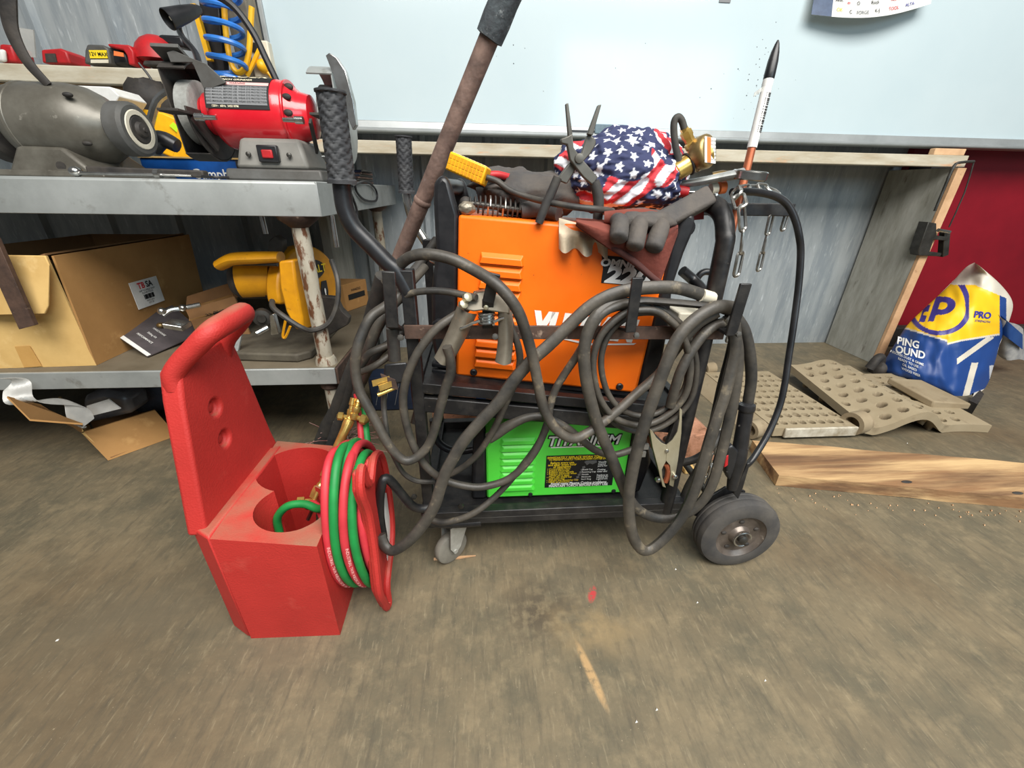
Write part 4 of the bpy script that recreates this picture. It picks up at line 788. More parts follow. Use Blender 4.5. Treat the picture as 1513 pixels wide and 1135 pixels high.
# hanger bar and four hooks
YH = YF-.012
B().bar((XL-.012, YH-.006, .632), (.478, YH-.006, .624), .006, .026).make('hanger_bar', RUSTB, t, bevel=.001)
for i, (px, yt, yb, hw) in enumerate(((575, 401, 484, .0105), (726, 404, 447, .010), (937, 409, 490, .0098), (1091, 420, 496, .0105))):
    a, c = at(px-1 if i == 0 else px+5, yt, YH-.052), at(px+5 if i == 0 else px-5, yb, YH-.046)
    if i == 3: a, c = at(1102, 419, YH-.050), at(1079, 496, YH-.046)
    if i == 2: a, c = at(942, 410, YH-.052), at(931, 491, YH-.048)
    ht = B().bar(c, a, hw*2, .006, (0, 1, 0)).make('cable_hook', BLK, t, bevel=.0015)
    B().bar(c+V((0, 0, .004)), V((c.x, YH-.004, .636)), hw*2, .006).make('hook_foot', BLK, ht, bevel=.001)
    B().lathe(V((c.x+hw*.2, YH-.046, .636))+V((hw, -.003, 0)), (0, -1, 0), [(0, .006), (.004, .005), (.005, .002)], 8).make('weld_bead', GREYC, ht)
# handles with diamond grips
def grip(p0, p1, r, nm='grip'):
    p0, p1 = V(p0), V(p1); d, u, w_ = frame_of(p1-p0); L_ = (p1-p0).length; b = B(); nu, nv = 40, 84
    def fn(a, s):
        th = 2*math.pi*a; z = s*L_; k = 10/(2*math.pi)
        ch = abs(((a*6) % 1)-.5)*2; g_ = ((s*9+ch*.95) % 1.0); rr = r*(1.0-.0+.06*(1 if g_ < .62 else -.6))
        if s < .05 or s > .965: rr = r*1.16
        return p0+d*z+(u*math.cos(th)+w_*math.sin(th))*rr
    b.grid(fn, nu, nv, wrap=True); n = len(b.v); b.f += [tuple(range(nu)), tuple(range(n-nu, n))]
    return b.make(nm, GRIPM, t, ang=60)
gb, gt = at(506, 272, YF), at(488, 134, YF)
grip(gb, gt, .0195)
B().tube([gb+V((0, 0, .01)), at(506, 285, YF), at(511, 312, YF), at(524, 338, YF), at(548, 363, YF), at(572, 388, YF), at(587, 402, YF), (XL, YF, .70)], .0145, 14).make('handle_tube', BLKP, t)
gb, gt = at(601, 286, YB+.03), at(596, 201, YB+.03)
grip(gb, gt, .0185)
B().tube([gb+V((0, 0, .01)), at(603, 300, YB+.03), at(612, 330, YB+.03), at(628, 356, YB+.02), at(645, 385, YB), (XL-.01, YB, .70)], .0125, 12).make('handle_tube', CHROME, t)
# axle wheels
def wheel(y0, y1, cx_, cz_, rad, face):
    W = B(); d = (0, -1 if face < 0 else 1, 0); w_ = abs(y1-y0)
    prof = [(0, rad*.70), (.002, rad*.9), (.006, rad*.97), (w_*.25, rad), (w_*.3, rad*.985), (w_*.36, rad), (w_*.5, rad*1.0), (w_*.55, rad*.985), (w_*.6, rad), (w_*.72, rad), (w_*.9, rad*.965), (w_*.97, rad*.88), (w_, rad*.68), (w_*.97, rad*.62)]
    W.lathe((cx_, y1 if face < 0 else y0, cz_), d, prof, 56, close=False); o = W.make('wheel', TYRE, t)
    B().lathe((cx_, (y1-w_*.9) if face < 0 else y0+w_*.9, cz_), d, [(-.006, rad*.63), (.0, rad*.665), (.003, rad*.63), (-.002, rad*.57), (-.010, rad*.46), (-.013, rad*.36), (-.006, rad*.27), (.004, rad*.22), (.006, .0)], 44).make('rim', RIM, o)
    c = V((cx_, (y1-w_) if face < 0 else y0+w_, cz_))
    s = -1 if face < 0 else 1
    B().lathe(c+V((0, 0, 0)), (0, s, 0), [(-.01, .012), (.008, .012), (.010, .009), (.012, .004)], 14).make('axle_end', IRON, o)
    B().tube([c+V((math.cos(a)*.021, s*.004, math.sin(a)*.021)) for a in [2*math.pi*i/16 for i in range(14)]], .0022, 6, k=2).make('retaining_ring', CHROME, o)
    for k in range(5):
        a = 2*math.pi*k/5+.4; B().ball(c+V((math.cos(a)*rad*.42, s*-.011, math.sin(a)*rad*.42)), .007, .003, .005).make('rim_dent', DARK, o)
wheel(.690, .748, .634, .104, .103, -1); wheel(1.18, 1.24, .634, .104, .103, 1)
B().cyl((.634, .70, .104), (.634, 1.20, .104), .01).make('axle', IRON, t)
for y in (YF+.005, YB-.005): B().prism([(.45, y, .14), (.52, y, .15), (.60, y, .215), (.655, y, .20), (.665, y, .10), (.62, y, .085), (.50, y, .145)], (0, .006, 0)).make('axle_plate', BLK, t, bevel=.001)
# swivel casters
def caster(x, y, ang):
    c = B().lathe((x, y, .147), (0, 0, -1), [(0, .026), (.006, .026), (.007, .022), (.013, .027), (.020, .027), (.022, .018)], 22).make('caster', CASTZ, t)
    d = V((math.cos(ang), math.sin(ang), 0)); s = V((-d.y, d.x, 0)); ax = V((x, y, .052))+d*.018
    for k in (-1, 1):
        q = V((x, y, .126))+s*k*.0185
        B().prism([q-d*.028, q+d*.028, V((ax.x, ax.y, .06))+s*k*.0185+d*.014, V((ax.x, ax.y, .036))+s*k*.0185, V((ax.x, ax.y, .052))+s*k*.0185-d*.016], s*k*.003).make('fork', CASTZ, c)
    B().obox((x, y, .1265), d*.023, s*.0215, (0, 0, .002)).make('fork_top', CASTZ, c)
    B().lathe(V((ax.x, ax.y, .0455))-s*.0125, s, [(0, .012), (0, .036), (.003, .043), (.008, .0455), (.017, .0455), (.022, .043), (.025, .036), (.025, .012)], 36).make('caster_wheel', NYLON, c)
    B().cyl(V((ax.x, ax.y, .0455))-s*.024, V((ax.x, ax.y, .0455))+s*.024, .006, n=10).make('caster_bolt', CASTZ, c)
caster(-.072, .775, math.radians(-142)); caster(-.07, 1.12, math.radians(200))
# left bottom: black foot bar, brackets, bolts
B().tube([(XL+.02, YF-.005, .205), (XL-.03, YF-.02, .215), at(574, 708, YF-.04), at(563, 722, YF-.05), at(561, 760, YF-.05), at(566, 795, YF-.05)], .010, 10).make('tow_bar', BLK, t)
B().tube([(XL-.01, YF-.004, .19), (XL+.0, YF-.004, .155), (XL+.05, YF-.004, .145), (XL+.12, YF-.004, .147)], .011, 10).make('corner_tube', BLK, t)
for px, py in ((612, 733), (681, 747)): B().lathe(at(px, py, YF-.014), (0, -1, 0), [(0, .007), (.005, .007), (.006, .004)], 6).make('bolt', IRON, t)
# bottle rack arm and chain on the right
B().box(.45, .70, .925, .965, .828, .854).make('rack_arm', BLK, t, bevel=.002)
def chain(path, name, label, Ln=.044, r=.0027, wd=.0125):
    T = thing(name, label, 'chain', path[0]); P = smooth_path(path, 12); acc = [0]
    for i in range(1, len(P)): acc.append(acc[-1]+(P[i]-P[i-1]).length)
    n = int(acc[-1]/(Ln-.004))
    def pos(s):
        for i in range(1, len(P)):
            if acc[i] >= s: f = (s-acc[i-1])/max(1e-9, acc[i]-acc[i-1]); return P[i-1].lerp(P[i], f)
        return P[-1]
    for k in range(n):
        a, c = pos(k*(Ln-.004)), pos((k+1)*(Ln-.004)); d = (c-a).normalized(); _, u, w2 = frame_of(d)
        q = (u if k % 2 else w2)*.85+(w2 if k % 2 else u)*.5; q = (q-d*q.dot(d)).normalized(); m = (a+c)/2; h = Ln/2-wd/2
        ring = [m+d*(h+wd/2*math.cos(x))+q*(wd*.75*math.sin(x)) for x in [(-90+180*i/6)*math.pi/180 for i in range(7)]]+[m-d*(h+wd/2*math.cos(x))-q*(wd*.75*math.sin(x)) for x in [(-90+180*i/6)*math.pi/180 for i in range(7)]]
        B().tube(ring, r, 6, closed=True, k=0).make('link', ZINC, T)
    return T
chain(pts([(1086, 281, .80), (1094, 300, .735), (1098, 330, .73), (1096, 360, .73), (1092, 390, .73), (1086, 412, .73), (1080, 430, .735)]), 'zinc_chain', 'zinc chain hanging down the front of the tall black cart hoop')
chain(pts([(1140, 318, .93), (1136, 338, .93), (1130, 358, .93), (1125, 380, .93), (1118, 410, .93)]), 'zinc_chain', 'zinc chain with five links hanging free under the rack arm')
chain(pts([(1164, 312, .95), (1158, 332, .95), (1150, 362, .95)]), 'zinc_chain', 'short zinc chain end hanging at the tip of the rack arm')
chain(pts([(1095, 282, .87), (1112, 278, .90), (1130, 278, .93), (1148, 283, .95), (1162, 300, .955)]), 'zinc_chain', 'zinc chain lying along the top of the rack arm')
chain(pts([(1066, 634, .90), (1058, 660, .90), (1050, 690, .90), (1042, 712, .90), (1036, 728, .90)]), 'zinc_chain', 'bright chain hanging low behind the cart near the rear wheel')
chain(pts([(1084, 478, .80), (1078, 496, .80), (1075, 506, .80), (1072, 524, .80)]), 'zinc_chain', 'chain end showing under the right cable hook')
# ================================================================ ORANGE WELDER (tilted with its shelf)
o0 = V((XL, 0, 0)); ux = V((.40, -.06, -.024)).normalized(); uy = V((.15, 1, 0)).normalized(); uz = ux.cross(uy).normalized(); uy = uz.cross(ux)
YW = .80
tl, bl, tr, br = at(683, 318, .832), at(668, 555, .832), at(1003, 345, .772), at(935, 582, .772)
t = thing('orange_welder', 'orange welding power source with black end caps on the upper shelf of the cart', 'welder', (.15, YW, .49))
cen = (bl+br+tl+tr)/4; W2 = ((tr-tl).length+(br-bl).length)/4; H2 = ((tl-bl).length+(tr-br).length)/4
def wp(u, v, y=0.): return cen+ux*(u*W2)+uz*(v*H2)+uy*y     # u,v in -1..1 on the side panel
DP = .235
def wbox(u0, u1, v0, v1, y0, y1): return B().hexa([wp(u0, v0, y0), wp(u1, v0, y0), wp(u1, v0, y1), wp(u0, v0, y1), wp(u0, v1, y0), wp(u1, v1, y0), wp(u1, v1, y1), wp(u0, v1, y1)])
wbox(-1, 1, -1, 1, 0, DP).make('side_panel', ORG, t, bevel=.006)
def louvers(par, m, u0, u1, v0, v1, n, f, dep=.007):
    for k in range(n):
        va = v1+(v0-v1)*(k+.08)/n; vb = v1+(v0-v1)*(k+.86)/n
        q = [f(u0+.012, va, 0), f(u1-.012, va, 0), f(u1, vb+(va-vb)*.25, 0), f(u1, vb, 0), f(u0, vb, 0), f(u0, vb+(va-vb)*.25, 0)]
        fr = [f(u0+.03, va+(vb-va)*.42, -dep), f(u1-.03, va+(vb-va)*.42, -dep), f(u1-.012, vb, -dep), f(u0+.012, vb, -dep)]
        b = B(); vs = [q[0], q[1], q[3], q[4]]+fr
        b.add(vs, [(0, 1, 5, 4), (1, 2, 6, 5), (0, 4, 7, 3), (4, 5, 6, 7)]); s = b.make('louver', m, par, bevel=.0012)
        B().add([f(u0+.012, vb-.000, -dep*.93), f(u1-.012, vb, -dep*.93), f(u1-.004, vb, -.0006), f(u0+.004, vb, -.0006)], [(0, 1, 2, 3)]).make('louver_gap', DARK, s)
def uvp(px, py):
    q = cen+ux; n_ = uy; r0 = V((0, 0, HC)); d_ = ray(px, py); p_ = r0+d_*((cen-r0).dot(n_)/d_.dot(n_)); return (p_-cen).dot(ux)/W2, (p_-cen).dot(uz)/H2
lv = [uvp(700, 541), uvp(766, 489), uvp(706, 446), uvp(775, 379)]
louvers(t, ORG, lv[0][0], lv[1][0], lv[0][1], lv[1][1]+.02, 4, wp, .0085); louvers(t, ORG, lv[2][0], lv[3][0], lv[2][1]-.28, lv[3][1]+.02, 6, wp, .0085)
for u in (-.80, .80): B().lathe(wp(u, -.92, 0), (0, -1, 0), [(0, .008), (.003, .008), (.005, .006), (.005, .003), (.002, .003)], 14).make('screw', BLKP, t)
wbox(-.99, .99, -1.06, -.995, .006, DP-.006).make('base_pan', BLKP, t)
# end caps with loop handles
def cap(side):
    s = 1 if side > 0 else -1
    if s < 0:
        prof = [(-1.0, -.99), (-1.0, 1.0), (-1.045, 1.16), (-1.09, 1.34), (-1.16, 1.40), (-1.235, 1.30), (-1.24, 1.1), (-1.22, .6), (-1.27, .1), (-1.27, -.6), (-1.2, -.99)]
    else:
        prof = [(1.0, -.99), (1.0, .86), (1.02, .98), (1.05, 1.16), (1.09, 1.22), (1.16, 1.20), (1.19, 1.08), (1.15, .8), (1.12, .4), (1.17, 0), (1.2, -.5), (1.2, -.99)]
    B().prism([wp(u, v, .006) for u, v in prof], (0, .052, 0)).make('end_cap', BLKP, t, bevel=.010)
    B().prism([wp(u, v, DP-.06) for u, v in prof], (0, .052, 0)).make('end_cap', BLKP, t, bevel=.010)
    q = prof[3:7] if s < 0 else prof[4:8]
    mu, mv = (sum(p[0] for p in q)/4, sum(p[1] for p in q)/4)
    B().cyl(wp(mu, mv-.02, .03), wp(mu, mv-.02, DP-.03), .016).make('end_handle', BLKP, t)
    wbox(min(s*1.0, s*1.12), max(s*1.0, s*1.12), -.97, .78, .03, DP-.03).make('end_panel', BLKP, t, bevel=.006)
cap(-1); cap(1)
for v in (-.86, -.95): wbox(-1.26, -1.02, v-.03, v+.03, -.008, .012).make('end_slat', BLKP, t, bevel=.003)
B().prism([wp(u, v, -.004) for u, v in ((-1.02, -.35), (-1.02, -.22), (-1.20, -.24), (-1.26, -.30), (-1.26, -.40))], (0, .02, 0)).make('end_ledge', BLKP, t, bevel=.004)
wtext = lambda s, u, v, sz, m, bold=.02, shear=0., sx=1., off=-.0015: B().text(s, wp(u, v, off), ux, uz, sz, bold, shear, sx=sx).make('lettering', m, t, smooth=False)
u_, v_ = uvp(862, 484); wtext('VULCAN', u_, v_, .060, LETW, .075, .15, .88)
B().prism([wp(u, v, -.0012) for u, v in [uvp(x, y) for x, y in ((790, 488), (815, 494), (850, 503), (880, 508), (940, 507), (936, 509.5), (870, 510), (835, 502))]], (0, .0006, 0)).make('swoosh', LETW, t)
for s, u, v, sz, sx in (('OMNIPRO', *uvp(927, 391), .019, 1.2), ('220', *uvp(927, 409), .042, 1.35)):
    wtext(s, u, v, sz, LETW, .05, .12, sx, -.0022)
B().prism([wp(*uvp(x, y), -.0008) for x, y in ((889, 377), (958, 383), (955, 396), (968, 399), (965, 425), (888, 418), (891, 398))], (0, .0006, 0)).make('black_decal', LETK, t)
# ================================================================ GREEN PLASMA CUTTER
YG = .80
t = thing('green_plasma_cutter', 'green plasma cutter with black end caps on the bottom tray of the cart', 'cutter', (.19, YG, .159))
gx0, gx1, gz0, gz1 = .008, .36, .166, .392
b = B(); prf = [(gx0, gz0), (gx1, gz0), (gx1, gz1), (gx0+.045, gz1), (gx0, gz1-.075)]
b.prism([(x, YG, z) for x, z in prf], (0, .19, 0)); b.make('side_panel', GRN, t, bevel=.005)
gp = lambda u, v, y=0.: V((gx0+(gx1-gx0)*u, YG+y, gz0+(gz1-gz0)*v))
louvers(t, GRN, .09, .345, .10, .80, 8, gp, .006)
B().prism([(gx0, YG+.004, gz0-.006), (gx0, YG+.004, gz1-.07), (gx0-.03, YG+.004, gz1-.10), (gx0-.04, YG+.004, gz0-.006)], (0, .18, 0)).make('end_cap', BLKP, t, bevel=.008)
B().prism([(gx1, YG+.004, gz0-.006), (gx1, YG+.004, gz1-.0), (gx1+.03, YG+.004, gz1-.02), (gx1+.065, YG+.004, gz0+.09), (gx1+.05, YG+.004, gz0-.006)], (0, .18, 0)).make('end_cap', BLKP, t, bevel=.010)
B().prism([(gx0+.10, YG+.08, gz1), (gx1-.05, YG+.08, gz1), (gx1-.08, YG+.08, gz1+.035), (gx0+.13, YG+.08, gz1+.035)], (0, .03, 0)).make('top_handle', BLKP, t, bevel=.008)
B().lathe(gp(.315, .035, 0), (0, -1, 0), [(0, .006), (.003, .005), (.004, .002)], 12).make('screw', BLKP, t)
B().lathe(gp(.93, .035, 0), (0, -1, 0), [(0, .006), (.003, .005), (.004, .002)], 12).make('screw', BLKP, t)
for s, m, bo, of in (('TITANIUM', LETK, .09, -.0010), ('TITANIUM', LETW, .02, -.0020)): B().text(s, gp(.66, .735, of), (1, 0, 0), (0, 0, 1), .038, bo, .22, sx=1.0).make('lettering', m, t, smooth=False)
B().prism([gp(u, v, -.0016) for u, v in ((.44, .655), (.80, .655), (.81, .668), (.44, .668))], (0, .0004, 0)).make('underline', LETW, t)
lb = B().box(gp(.415, 0).x, gp(.91, 0).x, YG-.0012, YG-.0004, gp(0, .125).z, gp(0, .555).z).make('warning_label', LETK, t)
lt = lambda s, u, v, sz, m, al='CENTER', bold=.03, sx=1.: B().text(s, gp(u, v, -.0022), (1, 0, 0), (0, 0, 1), sz, bold, align=al, sx=sx).make('lettering', m, lb, smooth=False)
lt('IMMEDIATELY REPLACE WORN TORCH PARTS', .66, .53, .0088, LETY, sx=.92); lt('TO PREVENT COSTLY TORCH/PLASMA CUTTER DAMAGE', .66, .503, .0078, LETY, sx=.80)
for k, s in enumerate(('Before every use,', 'and after every hour', 'of operation:')): lt(s, .53, .462-.027*k, .0085, LETY)
for k, s in enumerate(('\u2022 Consumable Parts', '\u2022 Inspect Electrode', '\u2022 Replace worn Nozzle', '\u2022 Replace electrode when', '   center pit is deep', '\u2022 Clean the shield cap', '   and swirl ring', '\u2022 Tighten the Retaining Cup', '\u2022 Verify air pressure')): lt(s, .425, .382-.0225*k, .0072, LETY, 'LEFT', .012)
lt('Avoid many Plasma Cutting problems', .66, .178, .0105, LETW, sx=.9); lt('MAINTAIN TORCH BEFORE EVERY USE', .66, .146, .0102, LETW, sx=.86)
for k, s in enumerate(('Shield Cap', 'Retaining Cup', 'Nozzle', 'Electrode', 'Swirl Ring')): lt(s, .675, .36-.033*k, .0062, LETW, 'LEFT', .01)
for k, s in enumerate(('Visually', 'inspect', 'parts for', '', 'Cutting', 'wear and', '', 'Replace as', 'needed for', 'a good arc')): lt(s, .785, .455-.0255*k, .0068, LETW, 'LEFT', .014)
TG = mat('torch_print_grey', rgb(98, 98, 98), None, .6)
B().prism([gp(u, v, -.0016) for u, v in ((.685, .46), (.70, .478), (.77, .478), (.775, .45), (.745, .425), (.725, .44), (.705, .415), (.695, .44))], (0, .0004, 0)).make('torch_picture', TG, lb)
for k in range(6): B().obox(gp(.685-.009*k, .39-.033*k, -.0016), (.0035-.0001*k, 0, .0012), (0, .0002, 0), (-.0012, 0, .0028)).make('torch_picture_piece', TG, lb)
B().box(gx1+.030, gx1+.046, YG-.002, YG+.005, gz0+.135, gz0+.150).make('switch_mark', LETW, t); B().box(gx1+.026, gx1+.042, YG-.002, YG+.005, gz0+.113, gz0+.128).make('switch_mark', LETW, t)
# ================================================================ CABLES on the cart (each loop its own thing)
YC = .70
def cable(name, label, path, r, m=CABLE, Y=YC, n=10, group=None, flat=None, cat='cable'):
    return B().tube(pts(path, Y), r, n, k=5, flat=flat).make(name, m, None, label=label, cat=cat, group=group)
# ground lead over the first hook, falling in a long swag to the right hook
cable('welding_cable', 'thick grey cable arching from the left post over the clamp and falling across both welders', [(570, 418, .76), (591, 391, .745), (611, 378, .73), (636, 376, .72), (668, 383, .71), (697, 397, .70), (727, 415, .675), (749, 436, .665), (766, 461, .665), (777, 491, .67), (787, 528, .675), (795, 567, .675), (803, 602, .675), (817, 629, .675), (834, 644, .675), (849, 648, .68), (866, 641, .69), (890, 625, .70), (918, 602, .71), (940, 582, .72), (962, 563, .728), (977, 548, .73), (1000, 515, .725), (1030, 480, .72), (1060, 462, .715)], .0100)
cable('welding_cable', 'thin grey lead running from behind the left post to the top of the clamp', [(580, 455, .75), (591, 444, .745), (606, 434, .735), (631, 430, .725), (660, 431, .715), (690, 437, .70), (704, 440, .69)], .0062)
# clamp lead: left outer loop
cable('clamp_cable', 'grey cable looping wide at the left post and rising into the big clamp handle', [(600, 430, .76), (571, 452, .74), (549, 468, .72), (536, 491, .71), (527, 518, .70), (525, 547, .70), (531, 577, .695), (544, 602, .69), (558, 628, .685), (570, 651, .68), (586, 672, .68), (601, 681, .68), (618, 674, .685), (634, 656, .69), (644, 628, .69), (651, 600, .69), (658, 575, .69), (666, 550, .688), (665, 528, .685), (660, 512, .682)], .0092)
cable('welding_cable', 'grey lead making the round loop below clamp and crossing green cutter', [(690, 455, .73), (673, 466, .72), (648, 483, .71), (626, 508, .705), (609, 537, .70), (598, 570, .70), (596, 602, .70), (604, 640, .70), (616, 669, .70), (632, 692, .70), (654, 708, .70), (677, 716, .70), (705, 720, .70), (730, 716, .70), (751, 708, .70), (771, 692, .70), (790, 668, .70), (802, 644, .705), (810, 620, .71), (813, 600, .715), (820, 577, .72), (834, 553, .72), (851, 528, .715), (864, 506, .705), (876, 482, .70), (890, 464, .70), (912, 452, .705), (938, 448, .712), (965, 458, .72)], .0080)
cable('welding_cable', 'thin lead dropping behind the right clamp handle toward the black plug', [(748, 455, .725), (757, 488, .715), (766, 513, .71), (768, 538, .71), (761, 565, .71), (747, 597, .715), (732, 630, .72), (714, 660, .725), (696, 681, .73), (673, 697, .735), (650, 706, .74)], .0070)
cable('torch_cable', 'thick grey sleeved cable sweeping from hook down past the caster in a low left loop', [(1042, 438, .73), (1022, 431, .725), (997, 425, .72), (962, 425, .715), (928, 429, .713), (898, 438, .712), (869, 455, .712), (839, 483, .71), (809, 512, .705), (784, 534, .70), (757, 565, .695), (737, 594, .69), (710, 623, .685), (684, 653, .68), (669, 678, .675), (658, 699, .67), (650, 722, .665), (643, 745, .66), (629, 770, .655), (611, 793, .65), (593, 808, .65), (579, 814, .652), (568, 806, .66), (562, 790, .67)], .0122, flat=(.8, (0, 1, 0)))
B().tube(pts([(1035, 436, .727), (1052, 441, .733)], YC), .0128, 10, k=0).make('cable_collar', CREAMP, None, label='cream collar at the end of the thick sleeved cable by the right hook', cat='collar')
# big sleeved loops hung over hook 2 and the right hook
cable('torch_cable', 'thick flat cable falling from third hook past orange welder and behind the front loop', [(950, 452, .72), (930, 449, .715), (903, 453, .71), (882, 467, .702), (869, 490, .698), (863, 520, .695), (865, 553, .692), (871, 585, .69), (880, 618, .688), (890, 645, .686), (903, 675, .685), (916, 707, .685), (928, 734, .687), (943, 753, .69), (964, 764, .69), (991, 766, .69), (1020, 756, .688), (1041, 736, .688), (1054, 711, .69), (1063, 680, .695), (1073, 640, .70), (1082, 600, .705), (1088, 560, .71), (1090, 525, .713), (1087, 500, .714), (1083, 484, .716), (1070, 470, .72)], .0118, flat=(.8, (0, 1, 0)))
cable('torch_cable', 'thick grey cable in the long front loop reaching almost to the floor beside wheel', [(1084, 455, .715), (1066, 453, .708), (1048, 458, .70), (1022, 476, .692), (1000, 502, .686), (984, 538, .68), (972, 570, .676), (957, 612, .67), (944, 655, .665), (934, 700, .66), (929, 736, .655), (931, 773, .65), (937, 797, .648), (948, 812, .648), (961, 812, .65), (980, 797, .655), (998, 777, .66), (1012, 756, .665), (1027, 722, .67), (1041, 677, .68), (1056, 627, .69), (1070, 585, .70), (1080, 545, .71), (1086, 515, .714), (1084, 480, .717), (1078, 470, .72)], .0126, flat=(.85, (0, 1, 0)))
cable('torch_cable', 'grey cable strand lying under the front loop and over the right hook', [(1076, 476, .722), (1058, 480, .718), (1040, 494, .712), (1022, 518, .706), (1006, 548, .70), (997, 575, .70), (990, 600, .705)], .0098)
cable('torch_cable', 'dark thick cable hanging straight down behind the right hook to the torch', [(1088, 470, .735), (1100, 490, .735), (1108, 525, .735), (1110, 560, .735), (1106, 590, .735), (1102, 612, .735)], .0115, CABLED)
cable('torch_cable', 'dark thick cable crossing from the right hook down behind the tall post', [(1086, 500, .745), (1079, 530, .75), (1068, 570, .755), (1058, 615, .757), (1048, 655, .757), (1035, 690, .757), (1018, 720, .757), (1008, 745, .76)], .0120, CABLED)
# coiled rings on hook 2
for k, (dx, dy, sc, yy, r) in enumerate(((0, 0, 1.0, .704, .0068), (5, 3, .90, .716, .0062), (3, -4, 1.08, .722, .0062))):
    ring = [(930, 461), (908, 474), (888, 496), (877, 528), (878, 560), (888, 592), (908, 617), (938, 628), (967, 624), (994, 607), (1012, 585), (1019, 558), (1019, 528), (1007, 493), (987, 471), (965, 459)]
    cx0, cy0 = 945, 540
    cable('coiled_lead', ('thin lead coiled in a round ring on the third hook, outermost ring in front', 'thin lead coiled in a smaller ring inside the front ring on the third hook', 'thin lead coiled in the widest ring behind on the third hook')[k], [(cx0+(x-cx0)*sc+dx, 462+(y-462)*sc+dy, yy) for x, y in ring+ring[:2]], r, CABLE, cat='cable')
cable('flat_strap_cable', 'dark flat cable stretched from the third hook to the right hook', [(934, 446, .708), (950, 444, .71), (982, 446, .715), (1017, 449, .72), (1050, 453, .722), (1076, 462, .724)], .0120, CABLED, flat=(.55, (0, 0, 1)))
# lead from the blunt end by the cutter
cable('blunt_end_cable', 'grey cable with a blunt taped end lying across the top of the green cutter', [(722, 648, .735), (735, 640, .735), (752, 629, .735), (775, 618, .735), (797, 615, .735), (815, 620, .735), (840, 634, .733), (865, 655, .73), (885, 668, .728), (908, 672, .728), (935, 664, .73)], [.0125, .0125, .0115, .010, .0092, .009, .0085, .0082, .008, .008, .008])
cable('cross_cable', 'dark cable running behind the ground clamp between cutter and rear wheel', [(985, 684, .80), (1002, 684, .80), (1026, 679, .80), (1048, 664, .80), (1066, 640, .82)], .010, CABLED)
cable('thin_cross_lead', 'thin dark lead slanting down the louvres of the green cutter', [(812, 626, .742), (804, 640, .74), (790, 664, .735), (770, 690, .73), (750, 715, .72), (727, 738, .71), (702, 757, .70), (676, 768, .70), (650, 772, .705), (632, 765, .72)], .0072)
cable('inner_lead', 'dark lead curving inside the cart behind left post to the cutter', [(612, 626, .80), (622, 596, .82), (640, 588, .85), (668, 590, .9)], .009, CABLED)
cable('inner_lead', 'black lead drooping in an arc inside the cart behind the blunt cable end', [(640, 620, .95), (643, 645, .95), (655, 660, .95), (675, 667, .95), (700, 664, .95)], .0105, CABLEB)
# bundle on the outside of the left post
cable('left_bundle_cable', 'dark cable in the bundle by left post, running up beside pole', [(645, 355, .95), (622, 388, .90), (603, 412, .86), (585, 440, .82), (566, 470, .80), (548, 505, .80), (536, 540, .82), (530, 575, .86)], .0105, CABLED)
cable('left_bundle_cable', 'grey cable second from outside in the bundle beside left post', [(628, 395, .88), (600, 425, .82), (580, 448, .79), (558, 480, .77), (545, 515, .77), (538, 548, .79), (533, 570, .80)], .0095, CABLE)
cable('left_bundle_cable', 'dark lead crossing the bundle below the left hook', [(612, 470, .80), (585, 500, .78), (560, 520, .77), (545, 545, .78), (536, 565, .80)], .0085, CABLED)
cable('left_bundle_cable', 'pale lead bending around from left post above the black plug', [(575, 510, .76), (556, 517, .75), (543, 525, .75), (534, 540, .76)], .0072, CABLE)
cable('left_bundle_cable', 'pale lead bending around the left post just above the plug prongs', [(575, 526, .755), (558, 538, .745), (545, 545, .745), (533, 550, .75)], .0068, CABLE)
cable('left_bundle_cable', 'dark cable beside the foot of the rusty pole going down to the floor', [(560, 480, 1.0), (545, 520, 1.02), (530, 570, 1.05), (516, 620, 1.10), (505, 650, 1.14)], .012, RUB)
# black plug with brass blades
t = thing('power_plug', 'black power plug with three brass blades hanging at the left post', 'plug', at(580, 560, .72))
B().cyl(at(580, 485, .722), at(583, 532, .722), .0115, n=14).make('cord_sleeve', CABLED, t)
B().hexa([at(566, 568, .70), at(600, 566, .70), at(600, 566, .735), at(566, 568, .735), at(568, 538, .70), at(602, 535, .70), at(602, 535, .735), at(568, 538, .735)]).make('plug_body', BLKP, t, bevel=.004)
for (x, y, x2, y2) in ((576, 560, 550, 567), (582, 566, 560, 574)): B().bar(at(x, y, .70), at(x2, y2, .685), .0015, .012).make('blade', BRASS, t)
B().cyl(at(586, 572, .705), at(558, 584, .69), .004, n=10).make('ground_pin', BRASS, t)
B().prism([at(x, y, .697) for x, y in ((562, 553), (584, 562), (588, 576), (570, 572))], (0, .004, 0)).make('face_plate', RUSTB, t)
B().tube(pts([(568, 578, .71), (567, 600, .71), (570, 628, .70), (575, 656, .70), (585, 681, .70), (598, 701, .705), (617, 711, .71), (643, 712, .715)], .7), .0055, 8).make('cord', CABLED, t)
